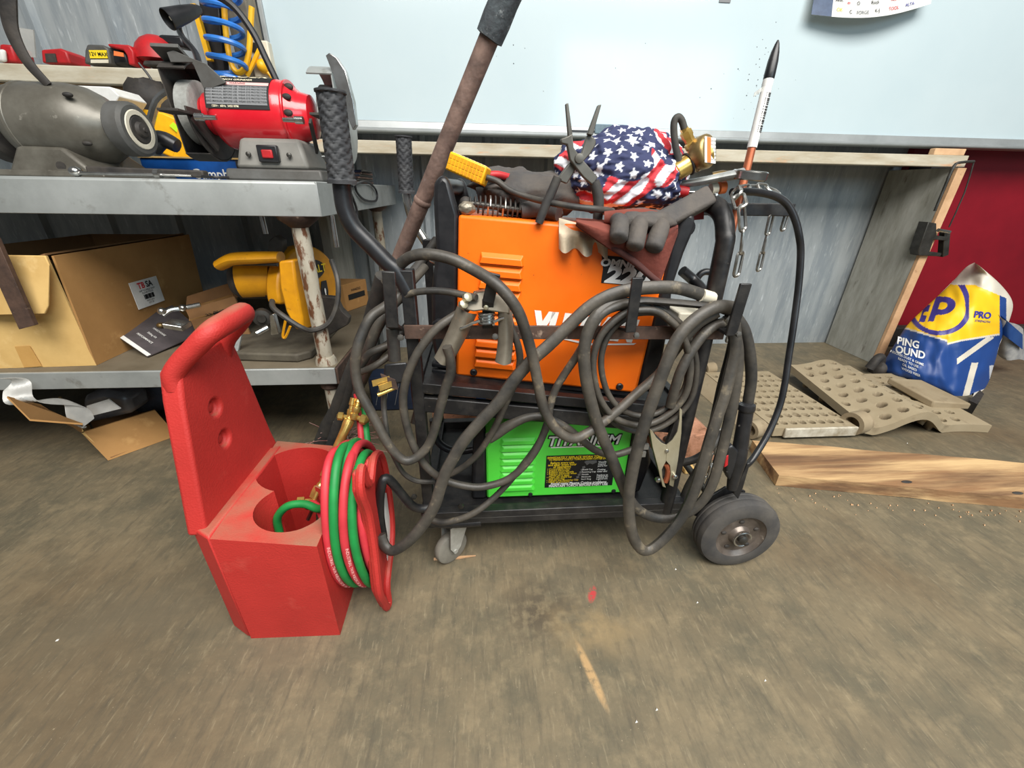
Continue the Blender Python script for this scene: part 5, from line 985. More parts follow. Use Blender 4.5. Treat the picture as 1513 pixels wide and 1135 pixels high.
# main ground clamp
t = thing('ground_clamp', 'dull metal spring clamp hanging on the second hook in front of orange welder', 'clamp', at(700, 455, .69))
YK = .692
def plate(quad, Y, dep, nm, m=CLAMP): return B().prism([at(x, y, Y) for x, y in quad], (0, dep, 0)).make(nm, m, t, bevel=.0015)
top_ = [(686, 458), (694, 440), (706, 432), (720, 430), (742, 438), (752, 448), (754, 465), (735, 462), (715, 459), (700, 461)]
B().prism([at(x, y, YK-.0+(.012 if y < 445 else 0)) for x, y in top_], (0, .012, 0)).make('top_plate', CLAMP, t, bevel=.003)
def trough(axis_px, w0, w1, Y0, Y1, nm):
    p = [at(x, y, Y0+(Y1-Y0)*i/(len(axis_px)-1)) for i, (x, y) in enumerate(axis_px)]; sp = smooth_path(p, 5); b = B()
    def fn(u, v):
        i = min(int(v*(len(sp)-1)), len(sp)-2); f = v*(len(sp)-1)-i; c = sp[i].lerp(sp[i+1], f); d = (sp[i+1]-sp[i]).normalized(); s_ = d.cross(V((0, 1, 0))).normalized(); w_ = w0+(w1-w0)*v; a = (u-.5)*2
        return c+s_*a*w_+V((0, 1, 0))*(abs(a)**1.6)*w_*.9
    b.slab(fn, 10, 16, (0, .0022, 0)); return b.make(nm, CLAMP, t)
trough([(690, 462), (678, 490), (666, 515), (652, 539)], .019, .016, YK, YK-.012, 'handle')
trough([(747, 462), (748, 490), (747, 515), (744, 540)], .013, .0150, YK, YK-.012, 'handle')
for k in range(4): 
    c = at(719, 467+4.2*k, YK+.01); B().tube([c+V((math.cos(a)*.0125, math.sin(a)*.009, .0009*a)) for a in [2*math.pi*i/14 for i in range(15)]], .0027, 8, k=2).make('spring_coil', CHROME, t)
B().tube(pts([(709, 474), (698, 478), (688, 483), (680, 486)], YK-.004), .0028, 8).make('spring_arm', CHROME, t)
B().tube(pts([(729, 476), (738, 472), (745, 470)], YK+.002), .0028, 8).make('spring_arm', CHROME, t)
B().lathe(at(718, 454, YK-.001), (0, -1, 0), [(0, .0045), (.002, .004), (.003, .002)], 14).make('rivet', CLAMPS, t)
for (x, y) in ((689, 441), (683, 451)): B().lathe(at(x, y, YK), (.4, -.6, .4), [(0, .008), (.008, .008), (.010, .005)], 8).make('clamp_nut', CLAMPS, t)
B().prism([at(x, y, YK+.02) for x, y in ((700, 432), (690, 452), (700, 458), (735, 462), (745, 452), (726, 428))], (0, .014, 0)).make('back_plate', CLAMP, t, bevel=.002)
# second ground clamp, pale zinc, hanging low
t = thing('pale_ground_clamp', 'pale zinc ground clamp hanging by the tall post right of green cutter', 'clamp', at(985, 690, .70))
YP = .71
q = [(960, 634), (963, 634), (968, 645), (977, 654), (985, 658), (994, 650), (1001, 638), (1005, 622), (1004, 602), (1007, 603), (1009, 620), (1004, 660), (999, 700), (991, 720), (984, 718), (982, 690), (974, 668)]
b = B(); half1 = [(960, 634), (964, 637), (970, 647), (978, 655), (985, 658), (984, 682), (978, 694), (979, 706), (984, 721), (979, 719), (972, 690), (964, 660)]
half2 = [(985, 658), (994, 650), (1001, 638), (1004, 620), (1004, 602), (1008, 606), (1007, 640), (1002, 680), (995, 720), (989, 717), (991, 700), (990, 688), (984, 681)]
B().prism([at(x, y, YP) for x, y in half1], (0, .003, 0)).make('jaw_plate', CLAMPS, t, bevel=.0008); B().prism([at(x, y, YP+.001) for x, y in half2], (0, .003, 0)).make('jaw_plate', CLAMPS, t, bevel=.0008)
B().prism([at(x, y, YP+.003) for x, y in ((960, 634), (964, 660), (972, 690), (980, 720))]+[at(x, y, YP+.026) for x, y in ((982, 718), (970, 690), (962, 660), (958, 636))], (.001, 0, 0)).make('side_flange', CLAMP, t)
B().lathe(at(985, 666, YP), (0, -1, 0), [(0, .0045), (.003, .004), (.004, .002)], 14).make('rivet', CHROME, t)
for x, y in ((972, 709), (997, 704)): B().lathe(at(x, y, YP-.002), (0, -1, 0), [(-.004, .006), (.004, .006), (.006, .003)], 10).make('clamp_bolt', CHROME, t)
B().tube(pts([(984, 686), (987, 694), (986, 704), (983, 712)], YP+.008), .006, 8).make('copper_braid', COPPER, t)
B().prism([at(x, y, YP+.012) for x, y in ((963, 638), (985, 658), (1003, 606), (1000, 690), (985, 712), (972, 690))], (0, .01, 0)).make('spring_block', DARK, t)
# torch hanging at the right end
t = thing('cutting_torch', 'black torch handle hanging nose down above the big wheel on the cart', 'torch', at(1092, 700, .72))
a0, a1, a2 = at(1103, 604, .725), at(1094, 660, .715), at(1082, 722, .705)
B().lathe(a0, a1-a0, [(-.012, .012), (-.010, .0165), (0, .0175), (.004, .0165), (.006, .0148), (.05, .0150), (.09, .0160), (.105, .015)], 18).make('handle', BLKP, t)
B().tube([a1, at(1090, 680, .712), at(1085, 702, .708), at(1081, 722, .706)], [.0165, .018, .014, .011], 14, k=4).make('torch_neck', BLKP, t)
B().prism([at(x, y, .70) for x, y in ((1074, 664), (1083, 658), (1092, 668), (1088, 690), (1079, 712), (1073, 700))], (0, .022, 0)).make('trigger_guard', BLKP, t, bevel=.004)
B().prism([at(x, y, .699) for x, y in ((1072, 676), (1077, 672), (1076, 688), (1070, 692))], (0, .015, 0)).make('trigger', REDT, t, bevel=.002)
B().prism([at(x, y, .71) for x, y in ((1104, 686), (1109, 684), (1098, 722), (1091, 738), (1084, 730))], (0, .01, 0)).make('side_strap', BLK, t, bevel=.002)
for k, (x, y) in enumerate(((1092, 629), (1109, 628), (1104, 664), (1074, 697))): B().lathe(at(x, y, .700), (0, -1, 0), [(0, .0022), (.001, .002)], 8).make('screw_hole', DARK, t)
tag(B().tube(pts([(1082, 284, .84), (1101, 283, .86), (1125, 285, .88), (1148, 291, .89), (1164, 303, .89), (1175, 325, .885), (1181, 350, .88), (1183, 375, .88), (1180, 421, .87), (1173, 477, .85), (1165, 530, .83), (1160, 565, .815), (1152, 600, .80), (1137, 637, .78), (1119, 668, .76), (1107, 684, .745), (1096, 692, .73)]), .0075, 10).make('black_hose', CABLEB), 'shiny black hose arching over the rack arm and down to torch above wheel', 'hose')
tag(B().tube(pts([(1008, 400, .88), (1022, 412, .88), (1034, 424, .86), (1046, 440, .83), (1052, 455, .80)]), .0115, 10).make('front_socket_cable', CABLEB), 'black cable leaving the front of the orange welder', 'cable')
tag(B().tube(pts([(1028, 428, .95), (1030, 412, .95), (1040, 402, .95), (1054, 404, .95), (1062, 414, .95)]), .008, 10).make('small_black_loop', CABLEB), 'small black cable loop behind the tall cart hoop', 'cable')
# things tucked behind the coils
t = bpy.data.objects['orange_welder']
B().prism([at(x, y, .83) for x, y in ((1000, 505), (1040, 508), (1048, 464), (1004, 462))], (0, .12, 0)).make('front_connector_box', CREAMP, t, bevel=.004)
YN = mat('lemon_stripe', rgb(232, 226, 20), None, .5)
B().prism([at(x, y, .828) for x, y in ((1004, 480), (1040, 472), (1040, 478), (1004, 486))], (0, .0015, 0)).make('yellow_stripe', YN, t)
B().prism([at(x, y, .828) for x, y in ((990, 494), (1002, 494), (1002, 502), (990, 502))], (0, .0015, 0)).make('yellow_stripe', YN, t)
t = thing('rotten_wood_block', 'splintered pinkish wood block on the floor behind cart, seen left of the green cutter', 'wood', atz(680, 650))
p = atz(655, 645); b = B()
prof = [(-.09, 0), (.16, 0), (.16, .075), (.14, .10), (.10, .072), (.085, .105), (.05, .07), (.02, .095), (-.01, .08), (-.09, .11)]
b.prism([V((p.x+.05+x, p.y+.03, z)) for x, z in prof], (0, .12, 0)); b.make('block', BRICKM, t, bevel=.002)
B().box(p.x+.0, p.x+.2, p.y+.10, p.y+.14, .0, .16).make('back_piece', BRICKM, t, bevel=.002)
B().box(p.x+.13, p.x+.17, p.y+.095, p.y+.0995, .11, .15).make('blue_sticker', BLUE, t)
t = thing('red_brown_wood_block', 'crumbling red brown wood block on the floor behind the rear of cart', 'wood', atz(1030, 700))
p = atz(1030, 715, 0); 
B().prism([V((p.x-.12+x, p.y+.12, z)) for x, z in ((0, 0), (.26, 0), (.27, .06), (.2, .12), (.1, .10), (.0, .14))], (0, .16, 0)).make('block', BRICKM, t, bevel=.003)
B().hexa([V((p.x-.02, p.y+.05, 0)), V((p.x+.02, p.y+.05, 0)), V((p.x+.02, p.y+.09, 0)), V((p.x-.02, p.y+.09, 0)), V((p.x-.02, p.y+.05, .02)), V((p.x+.02, p.y+.05, .02)), V((p.x+.02, p.y+.09, .02)), V((p.x-.02, p.y+.09, .02))]).make('yellow_chip', CARDL, None, bevel=.004, label='pale yellow chip on the floor under the bright chain', cat='chip')
t = thing('blue_lined_case', 'dark blue case with white line print standing far behind the left post', 'case', atz(570, 620))
p = atz(560, 625); B().box(p.x-.05, p.x+.16, p.y+.1, p.y+.2, 0, .16).make('case', mat('dark_navy_plastic', rgb(36, 48, 70), rgb(28, 38, 56), .4, scale=14), t, bevel=.008)
for k in range(5): B().bar((p.x-.03+.04*k, p.y+.098, .03), (p.x+.0+.04*k, p.y+.098, .14), .002, .002).make('white_line', LETG, t)
# wood splinter by the caster
tag(B().prism([atz(x, y, .002) for x, y in ((641, 826), (641, 828.5), (678, 826.5), (703, 822), (690, 822.5))], (0, 0, .004)).make('wood_splinter', PINEE), 'thin pale wood splinter on the floor before the front caster', 'splinter')
# ================================================================ ON TOP OF THE ORANGE WELDER
# flag cloth welding cap: crumpled dome with a printed pattern of stars and stripes
NAVYC, REDC, WHTC = (lin(44), lin(50), lin(84), 1), (lin(196), lin(52), lin(60), 1), (lin(226), lin(228), lin(234), 1)
def in_star(x, y, R):
    r = math.hypot(x, y)
    if r > R: return False
    a = (math.atan2(x, y) % (2*math.pi/5)); a = min(a, 2*math.pi/5-a); r0 = .40*R
    # edge from the tip (angle 0, R) to the notch (36 deg, r0)
    x1, y1, x2, y2 = 0, R, r0*math.sin(math.pi/5), r0*math.cos(math.pi/5)
    px, py = r*math.sin(a), r*math.cos(a)
    return (x2-x1)*(py-y1)-(y2-y1)*(px-x1) <= 0
CAPS = []
_rs = random.Random(5)
for k in range(13):
    d = V((_rs.uniform(-1, 1), _rs.uniform(-1, .5), _rs.uniform(-.8, 1))).normalized(); CAPS.append((d, _rs.uniform(0, 6.28), 'star'))
for d in ((-.15, -.8, -.25), (-.95, -.3, .35), (.25, -.85, .15), (-.62, -.62, -.5), (.55, -.55, .62), (.98, -.2, .1)): CAPS.append((V(d).normalized(), _rs.uniform(0, 6.28), 'stripe'))
for d in ((-.35, -.75, .55), (.35, -.8, -.45), (.7, -.6, -.2), (-.2, -.5, .85)): CAPS.append((V(d).normalized(), _rs.uniform(0, 6.28), 'star'))
capC, capR = at(914, 262, .94), (.138, .120, .088)
def cap_paint(i, v):
    p = V(((v.x-capC.x)/capR[0], (v.y-capC.y)/capR[1], (v.z-capC.z)/capR[2])).normalized()
    q = p+wob(p, 2.2, .22)
    best = max(CAPS, key=lambda c: c[0].dot(q)); d, rot, kind = best
    _, u, w_ = frame_of(d); x, y = (v-capC).dot(u), (v-capC).dot(w_); c, s = math.cos(rot), math.sin(rot); x, y = x*c-y*s, x*s+y*c
    if kind == 'stripe':
        y += .012*math.sin(x*38); k = math.floor(y/.0165); return REDC if k % 2 else WHTC
    S = .029; row = math.floor(y/S+.5); xo = x+(row % 2)*S*.5; col = math.floor(xo/S+.5); lx, ly = xo-col*S, y-row*S
    rj = (row*3+col*7) % 5; a = rj*.5; lx, ly = lx*math.cos(a)-ly*math.sin(a), lx*math.sin(a)+ly*math.cos(a)
    return WHTC if in_star(lx, ly, .0135 if rj % 2 else .0105) else NAVYC
def cap_fn(p):
    q = 1+.10*noise.noise(p*1.7+V((3, 1, 0)))+.07*noise.noise(p*4.1)+.05*abs(noise.noise(p*5.5+V((1, 4, 2))))+.03*noise.noise(p*11)
    q -= .10*max(0, 1-abs(p.dot(V((.75, .1, -.6)))-.05)/.08)*.6       # a fold across the cloth
    if p.z < -.55: q *= 1-.22*(-.55-p.z)/.45
    return q*(1.0+.18*max(0, p.x)*max(0, -p.z))
B().ball(capC, *capR, nu=340, nv=210, fn=cap_fn).make('welding_hat', PAINTED, None, label='crumpled cloth welding cap printed with stars and stripes lying on the gloves', cat='cap', paint=cap_paint, ang=80, recalc=False)
# welding pliers standing open with the tips up
t = thing('welding_pliers', 'grey welding pliers with black handles standing open, tips up, before the flag cap', 'pliers', at(865, 320, .80))
YPL = .795
def plp(nm, q, Y, d, m, bv=.002): return B().prism([at(x, y, Y) for x, y in q], (0, d, 0)).make(nm, m, t, bevel=bv)
PLM = mat('plier_steel', rgb(112, 110, 104), rgb(90, 88, 82), .5, .55, scale=16)
plp('jaw', [(836, 153), (840, 152), (846, 198), (840, 202)], YPL, .010, PLM, .001)
plp('jaw', [(884, 155), (889, 154), (876, 200), (868, 198)], YPL, .010, PLM, .001)
plp('jaw_root', [(829, 205), (839, 201), (846, 197), (848, 218), (858, 232), (884, 262), (876, 274), (862, 262), (842, 236), (838, 214), (829, 212)], YPL-.003, .012, PLM)
plp('jaw_root', [(880, 205), (870, 197), (866, 204), (860, 226), (842, 240), (828, 258), (824, 266), (838, 272), (850, 252), (872, 228), (880, 215), (881, 210)], YPL+.008, .012, PLM)
B().lathe(at(856, 234, YPL-.004), (0, -1, 0), [(0, .008), (.002, .0075), (.003, .004)], 18).make('pivot', PLM, t)
B().tube(pts([(824, 262), (815, 284), (806, 304), (796, 330)], YPL+.006), [.008, .0085, .0085, .0075], 10, k=4).make('handle', RUB, t)
B().tube(pts([(878, 268), (884, 290), (884, 310), (882, 336)], YPL+.004), [.009, .010, .0095, .008], 10, k=4).make('handle', RUB, t)
# yellow electrode holder plug with its lead
t = thing('yellow_torch_grip', 'yellow ribbed grip on a black lead lying above the orange welder', 'grip', at(692, 250, .88))
ga_, gb_ = at(666, 239, .90), at(719, 262, .875); dv = (gb_-ga_); L_ = dv.length; dn = dv.normalized(); sd = V((0, 1, 0))-dn*dn.y; sd.normalize(); un = dn.cross(sd); un = -un if un.z < 0 else un
B().obox((ga_+gb_)/2, dn*L_/2, sd*.017, un*.0165).make('grip_body', YEL, t, bevel=.003)
for r in range(3):
    for k in range(10):
        c = ga_+dn*(L_*(k+.7)/10.6)-sd*.0172+un*(-.010+.0095*r); B().obox(c, dn*.0026, sd*.0008, un*.0036).make('rib', YELS, t)
for k in range(10):
    c = ga_+dn*(L_*(k+.7)/10.6)+un*.0168; B().obox(c, dn*.0026, sd*.012, un*.0006).make('rib', CREAMP, t)
B().tube([gb_, at(735, 268, .87), at(755, 282, .855), at(785, 293, .835), at(815, 300, .80), at(850, 306, .775), at(880, 309, .77), at(905, 312, .80)], .0058, 10).make('lead', CABLED, t)
B().tube([gb_+V((0, .02, .004)), at(735, 258, .90), at(752, 262, .91)], .007, 10).make('red_sleeve', REDT, t)
# chipping hammer with the spring handle
t = thing('spring_handle_hammer', 'chipping hammer with coiled wire handle lying on top of the orange welder', 'hammer', at(740, 305, .86))
ha, hb = at(688, 300, .865), at(782, 312, .865); hd = (hb-ha).normalized(); _, hu, hw_ = frame_of(hd); HL = (hb-ha).length
for k in range(13):
    f = (k+.5)/13; rr = .010+.009*math.sin(math.pi*min(1, f*1.05)); c = ha+hd*HL*f
    B().tube([c+hd*(.0045*a/6.28)+(hu*math.cos(a)+hw_*math.sin(a))*rr for a in [2*math.pi*i/14 for i in range(15)]], .0018, 6, k=1).make('spring_turn', ZINC if k in (4, 7) else DARK, t)  # the zinc turns are painted glints on an otherwise dark spring
B().cyl(ha, hb, .006, n=10).make('shaft', IRON, t); B().ball(ha, .012, .012, .012).make('eye', DARK, t)
B().tube([hb, at(800, 315, .86), at(830, 316, .87)], .007, 8).make('head', DARK, t)
# gloves
def lump(c, rx, ry, rz, nm, m, par, sc=2.5, am=.18, ph=0.): return B().ball(c, rx, ry, rz, 34, 20, fn=lambda p: 1+am*noise.noise(p*sc+V((ph, 0, 0)))+.06*noise.noise(p*6+V((0, ph, 0)))).make(nm, m, par, ang=80)
t = thing('charcoal_glove', 'crumpled charcoal leather glove lying behind spring handle hammer', 'glove', at(770, 300, .95))
lump(at(790, 288, .93), .105, .075, .042, 'palm', GLOVE, t, 2.5, .2, 1)
lump(at(745, 272, .96), .075, .05, .032, 'cuff', GLOVE, t, 3, .25, 4)
B().tube(pts([(705, 288, .93), (728, 284, .93), (760, 284, .93), (790, 290, .92)]), [.014, .016, .018, .018], 12).make('finger', GLOVE, t)
B().tube(pts([(740, 262, .97), (762, 262, .97), (785, 270, .96), (805, 284, .94)]), [.014, .018, .02, .02], 12).make('finger', GLOVE, t)
B().tube(pts([(770, 312, .86), (800, 308, .86), (826, 314, .84)]), [.014, .018, .016], 12).make('finger', GLOVE, t)
lump(at(690, 308, .84), .016, .012, .012, 'dust_clump', CLAMP, t)
# cream cloth under the brown gauntlet
t = thing('cream_work_glove', 'cream canvas glove cuff hanging over the top edge of the orange welder', 'glove', at(860, 345, .79))
def hang(u, v):
    x = 826+u*72; y = 322+u*20+v*(46-8*u+5*math.sin(14*u)); Y = .815-.03*min(1, v*2.2)-.012*math.sin(15*u)*v
    return at(x, y, Y)
B().slab(hang, 30, 14, (0, .003, 0)).make('cuff', CANVAS, t)
# brown suede gauntlet with charcoal fingers
t = thing('brown_gauntlet', 'brown suede welding gauntlet with charcoal fingers draped over the right end of orange welder', 'glove', at(920, 350, .77))
def g1(u, v):
    a = V(at(852+u*40, 326+8*u, .80)).lerp(at(1000+u*0, 336, .775), u)
    x = 852+u*150; ytop = 322+u*10; yb = 333+106*u if u < .82 else 333+106*.82-(u-.82)*420
    y = ytop+(yb-ytop)*v; Y = .80-.05*min(1, v*2.5)-.004*math.sin(9*u)-.006*math.sin(math.pi*v)-.02*u
    return at(x, y, Y)
B().slab(g1, 30, 18, (0, .004, 0)).make('gauntlet_cuff', SUEDE, t)
B().tube(pts([(853, 330, .772), (872, 344, .758), (900, 362, .748), (935, 385, .738), (964, 410, .732), (977, 417, .73)]), [.005, .0055, .006, .006, .006, .004], 10).make('hem', mat('dark_suede_hem', rgb(76, 44, 40), None, .95), t)
B().tube(pts([(893, 322, .775), (920, 320, .765), (950, 319, .76), (975, 322, .76)]), [.011, .012, .012, .010], 12, flat=(.7, (0, 1, 0))).make('rolled_edge', SUEDE, t)
B().slab(lambda u, v: at(975+u*65, 318-u*12+v*(12+6*u), .77+.04*u+.01*v), 8, 4, (0, .004, 0)).make('inner_lining', mat('maroon_lining', rgb(140, 46, 54), rgb(116, 38, 46), .9, scale=12), t)
for k, (a, c) in enumerate((((916, 330), (914, 352)), ((944, 332), (938, 364)), ((976, 336), (966, 366)))):
    p, q = at(a[0], a[1], .745), at(c[0], c[1], .722)
    B().tube([p+V((0, .02, .004)), p, p.lerp(q, .55), q, q+(q-p)*.12], [.013, .0155, .0165, .0155, .008], 14, k=5).make('finger', GLOVE, t)
lump(at(948, 326, .775), .062, .035, .020, 'hand', GLOVE, t, 2.2, .16, 2)
B().bar(at(965, 334, .775), at(1048, 290, .80), .03, .036, (0, .6, 1)).make('leather_strap', GLOVE, t, bevel=.006)
B().lathe(at(1057, 288, .79), (0, -1, .1), [(0, .004), (.003, .004), (.005, .002)], 12).make('snap', CHROME, t)
# brass regulator with hose
t = thing('gas_regulator', 'brass gas regulator with short black hose lying right of the flag cap', 'regulator', at(1025, 245, .93))
YR_ = .85
r0, r1 = at(990, 259, YR_), at(1028, 236, YR_); rd = (r1-r0).normalized()
B().lathe(r0, rd, [(-.012, .005), (-.004, .006), (-.002, .012), (.002, .015), (.006, .012), (.010, .015), (.012, .0175), (.045, .0185), (.048, .022), (.062, .023), (.066, .020), (.078, .020)], 24).make('bonnet', BRASS, t)
B().lathe(r0-rd*.016, (-.3, -.3, .8), [(0, .004), (.006, .006), (.012, .006), (.014, .003)], 10).make('inlet_ball', BRASS, t)
B().tube([r0+rd*.038+V((math.cos(a)*.0, 0, 0))+frame_of(rd)[1]*math.cos(a)*.0195+frame_of(rd)[2]*math.sin(a)*.0195 for a in [2*math.pi*i/18 for i in range(18)]], .002, 6, closed=True, k=1).make('ring', RUB, t)
gcn = at(1040, 225, YR_-.01); gn = V((.55, -.78, .22)).normalized()
B().lathe(gcn-gn*.02, gn, [(0, .016), (.004, .026), (.010, .029), (.026, .0295), (.030, .027), (.031, .025)], 30).make('gauge_body', BRASSD, t)
_, gu, gv = frame_of(gn)
gup = V((0, 0, 1))-gn*gn.z; gup.normalize(); gsd = gup.cross(gn)
B().obox(gcn+gn*.0118, gsd*.020, gup*.0215, gn*.0005).make('gauge_label', LETW, t)
B().obox(gcn+gn*.0125-gsd*.006, gsd*.007, gup*.021, gn*.0004).make('orange_band', LETO, t)
for k in range(6): B().text('CAUTION', gcn+gn*.0132+gsd*.010+gup*(.016-.0062*k), gsd, gup, .0046, .006).make('lettering', LETK, t, smooth=False)
p0, p1 = at(1026, 222, YR_), at(1010, 189, YR_); pd = (p1-p0).normalized()
B().lathe(p0, pd, [(-.01, .009), (.004, .009), (.006, .0125), (.016, .0125), (.018, .009), (.026, .009), (.028, .0105), (.038, .0105), (.040, .0075), ((p1-p0).length, .007)], 6).make('outlet_nut', BRASS, t)
B().tube(pts([(1011, 190), (1007, 178), (1001, 173), (996, 181), (996, 200), (999, 220), (1004, 240), (1010, 254)], YR_-.004), .0062, 10).make('hose', RUB, t)
B().lathe(at(1052, 262, .95), (.9, -.3, .1), [(0, .010), (.02, .012), (.03, .010), (.05, .009)], 12).make('stem', BRASSD, t)
# ratchet wrench pointing right
t = thing('box_wrench', 'steel wrench with round ring end lying under the brass regulator', 'wrench', at(1050, 268, .86))
B().tube(pts([(990, 274, .88), (1030, 269, .86), (1070, 261, .845), (1098, 256, .835)]), [.012, .015, .016, .019], 12, k=4, flat=(.5, (0, 0, 1))).make('shaft', STEEL, t)
we = at(1107, 259, .83)
B().lathe(we+V((0, 0, -.008)), (.05, -.1, 1), [(0, .016), (0, .029), (.002, .031), (.014, .031), (.016, .029), (.016, .016), (0, .016)], 26, close=False).make('ring_end', CHROME, t)
t = thing('red_handled_driver', 'red handled screwdriver lying beneath the steel ring wrench', 'screwdriver', at(1000, 280, .86))
B().lathe(at(985, 280, .87), at(1018, 284, .86)-at(985, 280, .87), [(0, .008), (.004, .012), (.03, .011), (.042, .009)], 14).make('handle', REDT, t); B().cyl(at(1016, 284, .86), at(1050, 286, .85), .004).make('shank', CHROME, t)
t = thing('orange_tipped_tube', 'white and orange tube end sticking out beside the cart hoop', 'tube', at(1060, 278, .88))
B().lathe(at(1050, 280, .86), at(1082, 274, .86)-at(1050, 280, .86), [(0, .011), (.012, .011)], 16).make('tube_body', CREAMP, t); B().lathe(at(1062, 278, .86), V((1, 0, .15)), [(0, .0115), (.012, .0115)], 16).make('orange_band', LETO, t)
# copper rod pack standing at the right
t = thing('copper_rod_pack', 'copper coloured rod pack with black pointed cap and barcode wrapper standing in the cart rack', 'rods', at(1096, 285, .90))
ra, rb = at(1093, 292, .89), at(1149, 62, .93); rf = lambda s: ra+(rb-ra)*s
rdv = (rb-ra).normalized()
B().cyl(rf(-.35), rf(.86), .0078, n=14).make('rod', COPPER, t)
B().lathe(rf(.34), rdv, [(0, .0092), ((rb-ra).length*.40, .0092)], 16).make('wrapper', WHITE, t)
B().lathe(rf(.775), rdv, [(-.001, .0088), (.002, .0098), (.012, .0098), (.03, .0092), (.045, .0072), (.058, .004), (.064, .0016)], 18).make('pointed_cap', BLKP, t)
fwd = V((0, -1, 0)); fwd = (fwd-rdv*fwd.dot(rdv)).normalized(); sdv = rdv.cross(fwd)
random.seed(3); s = .44
while s < .69:
    w_ = random.choice((.002, .003, .005, .007)); c = rf(s)+fwd*.0093*.9+sdv*.0020
    B().obox(c, rdv*(w_*.16+.0004), sdv*.0046, fwd*.0006).make('barcode_bar', LETK, t); s += w_*1.6+.006
B().slab(lambda u, v: rf(.70)+sdv*(.008+u*.014)*-1+rdv*(.008*v-u*.012)+fwd*(.003*math.sin(6*u)), 5, 3, fwd*.0006).make('torn_wrapper', PLASTIC, t)
B().lathe(rf(.73), rdv, [(0, .0094), (.006, .0096), (.012, .0094)], 14).make('tape_band', WHITE, t)
# ================================================================ RIGHT SIDE OF THE FLOOR
# rough plank
pl = [V((.965, .994, 0)), V((2.35, .70, 0)), V((2.42, .90, 0)), V((1.006, 1.20, 0))]
b = B(); nx, ny = 60, 8
def plk(u, v, z):
    p = pl[0].lerp(pl[1], u).lerp(pl[3].lerp(pl[2], u), v); n_ = wob(p, 9, .0035)
    return p+V((n_.x*.6, n_.y*.6, z+n_.z*(.8 if z > .01 else 0)))
b.slab(lambda u, v: plk(u, v, .042), nx, ny, lambda u, v: V((0, 0, -.042)))
t = thing('rough_plank', 'rough weathered wooden plank lying on the floor right of the cart wheel', 'plank', pl[0])
b.make('board', WOOD, t, ang=50)
for u, v in ((.28, .12), (.50, .10), (.66, .2)):
    c = plk(u, v, .043); B().ball(c, .018, .007, .0022, 12, 6).make('dark_knot', DARK, t)
b = B()
for k in range(130):
    c = pl[0].lerp(pl[1], random.random())+V((random.uniform(-.02, .05), -abs(random.gauss(.0, .05))-.01, .001)); r = random.uniform(.0015, .004); b.add([c+V((-r, -r, 0)), c+V((r, -r*.6, 0)), c+V((r*.4, r, 0)), c+V((0, 0, r*1.2))], [(0, 1, 2), (0, 3, 1), (1, 3, 2), (2, 3, 0)])
b.make('wood_crumbs', PINEE, None, kind='stuff', label='pale wood crumbs scattered on the floor before the plank', cat='crumbs', smooth=False)
# dimpled cast plates
def dimpled(name, label, x0, x1, y0, y1, zf, holes, hr, thick=.03, edge=None, nx=250, ny=200):
    b = B(); shade = []
    def top(u, v):
        x = x0+(x1-x0)*u; y = y0+(y1-y0)*v
        if edge: x, y = edge(u, v, x, y)
        z = zf(u, v); m = 0
        for hx, hy in holes:
            d = math.hypot((u-hx)*(x1-x0), (v-hy)*(y1-y0))
            if d < hr: m = min(1, (hr-d)/(hr*.16)); break
        shade.append(m); return V((x, y, z-.030*m))
    b.slab(top, nx, ny, lambda u, v: V((0, 0, -thick)))
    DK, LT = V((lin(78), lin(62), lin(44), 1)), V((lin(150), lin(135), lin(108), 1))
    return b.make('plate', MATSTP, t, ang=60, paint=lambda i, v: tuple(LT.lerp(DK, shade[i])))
t = thing('flat_dimpled_plate', 'flat cast steel plate full of round holes lying on floor behind the plank', 'plate', V((1.30, 1.25, 0)))
h1 = [((i+.6+(.5 if j % 2 else 0))/8.6, (j+.7)/9.6) for j in range(9) for i in range(8)]
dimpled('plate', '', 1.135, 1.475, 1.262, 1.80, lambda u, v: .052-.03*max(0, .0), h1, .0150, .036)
B().box(1.176, 1.478, 1.25, 1.2615, .012, .053).make('front_rim', mat('pale_scraped_edge', rgb(206, 200, 184), rgb(150, 138, 116), .8, scale=18), t, bevel=.004)
B().hexa([(1.06, 1.27, .0), (1.14, 1.27, .0), (1.14, 1.80, .0), (1.05, 1.80, .0), (1.066, 1.274, .006), (1.14, 1.274, .052), (1.14, 1.80, .052), (1.056, 1.80, .006)]).make('side_slope', MATST, t, bevel=.002)
def eye(c, d, r, nm='eyelet'):
    return B().lathe(c, d, [(-.028, r*.62), (-.028, r), (.028, r), (.028, r*.62), (-.028, r*.62)], 20, close=False).make(nm, MATST, t)
eye(V((1.075, 1.285, .037)), V((1, .3, 0)), .036)
eye(V((1.17, 1.83, .06)), V((1, .2, 0)), .03)
t = thing('arched_dimpled_plate', 'wavy cast steel plate with round holes and raised arch beside the blue bag', 'plate', V((1.75, 1.25, 0)))
def zarch(u, v):
    x = u*.62
    def bump(c, w_, h): q = (x-c)/w_; return h*max(0, 1-q*q)**1.5 if abs(q) < 1 else 0
    return .036+bump(.225, .185, .085)*(1-.25*v)+.022*max(0, .12-x)/.12+.045*v*max(0, 1-abs(x-.05)/.3)
h2 = [((i+.6+(.5 if j % 2 else 0))/9.4, (j+.7)/8.4) for j in range(8) for i in range(8)]
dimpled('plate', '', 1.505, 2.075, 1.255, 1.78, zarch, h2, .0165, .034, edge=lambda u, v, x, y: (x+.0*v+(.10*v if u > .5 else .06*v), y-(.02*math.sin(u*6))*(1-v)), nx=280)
eye(V((1.50, 1.288, .05)), V((1, .25, 0)), .046)
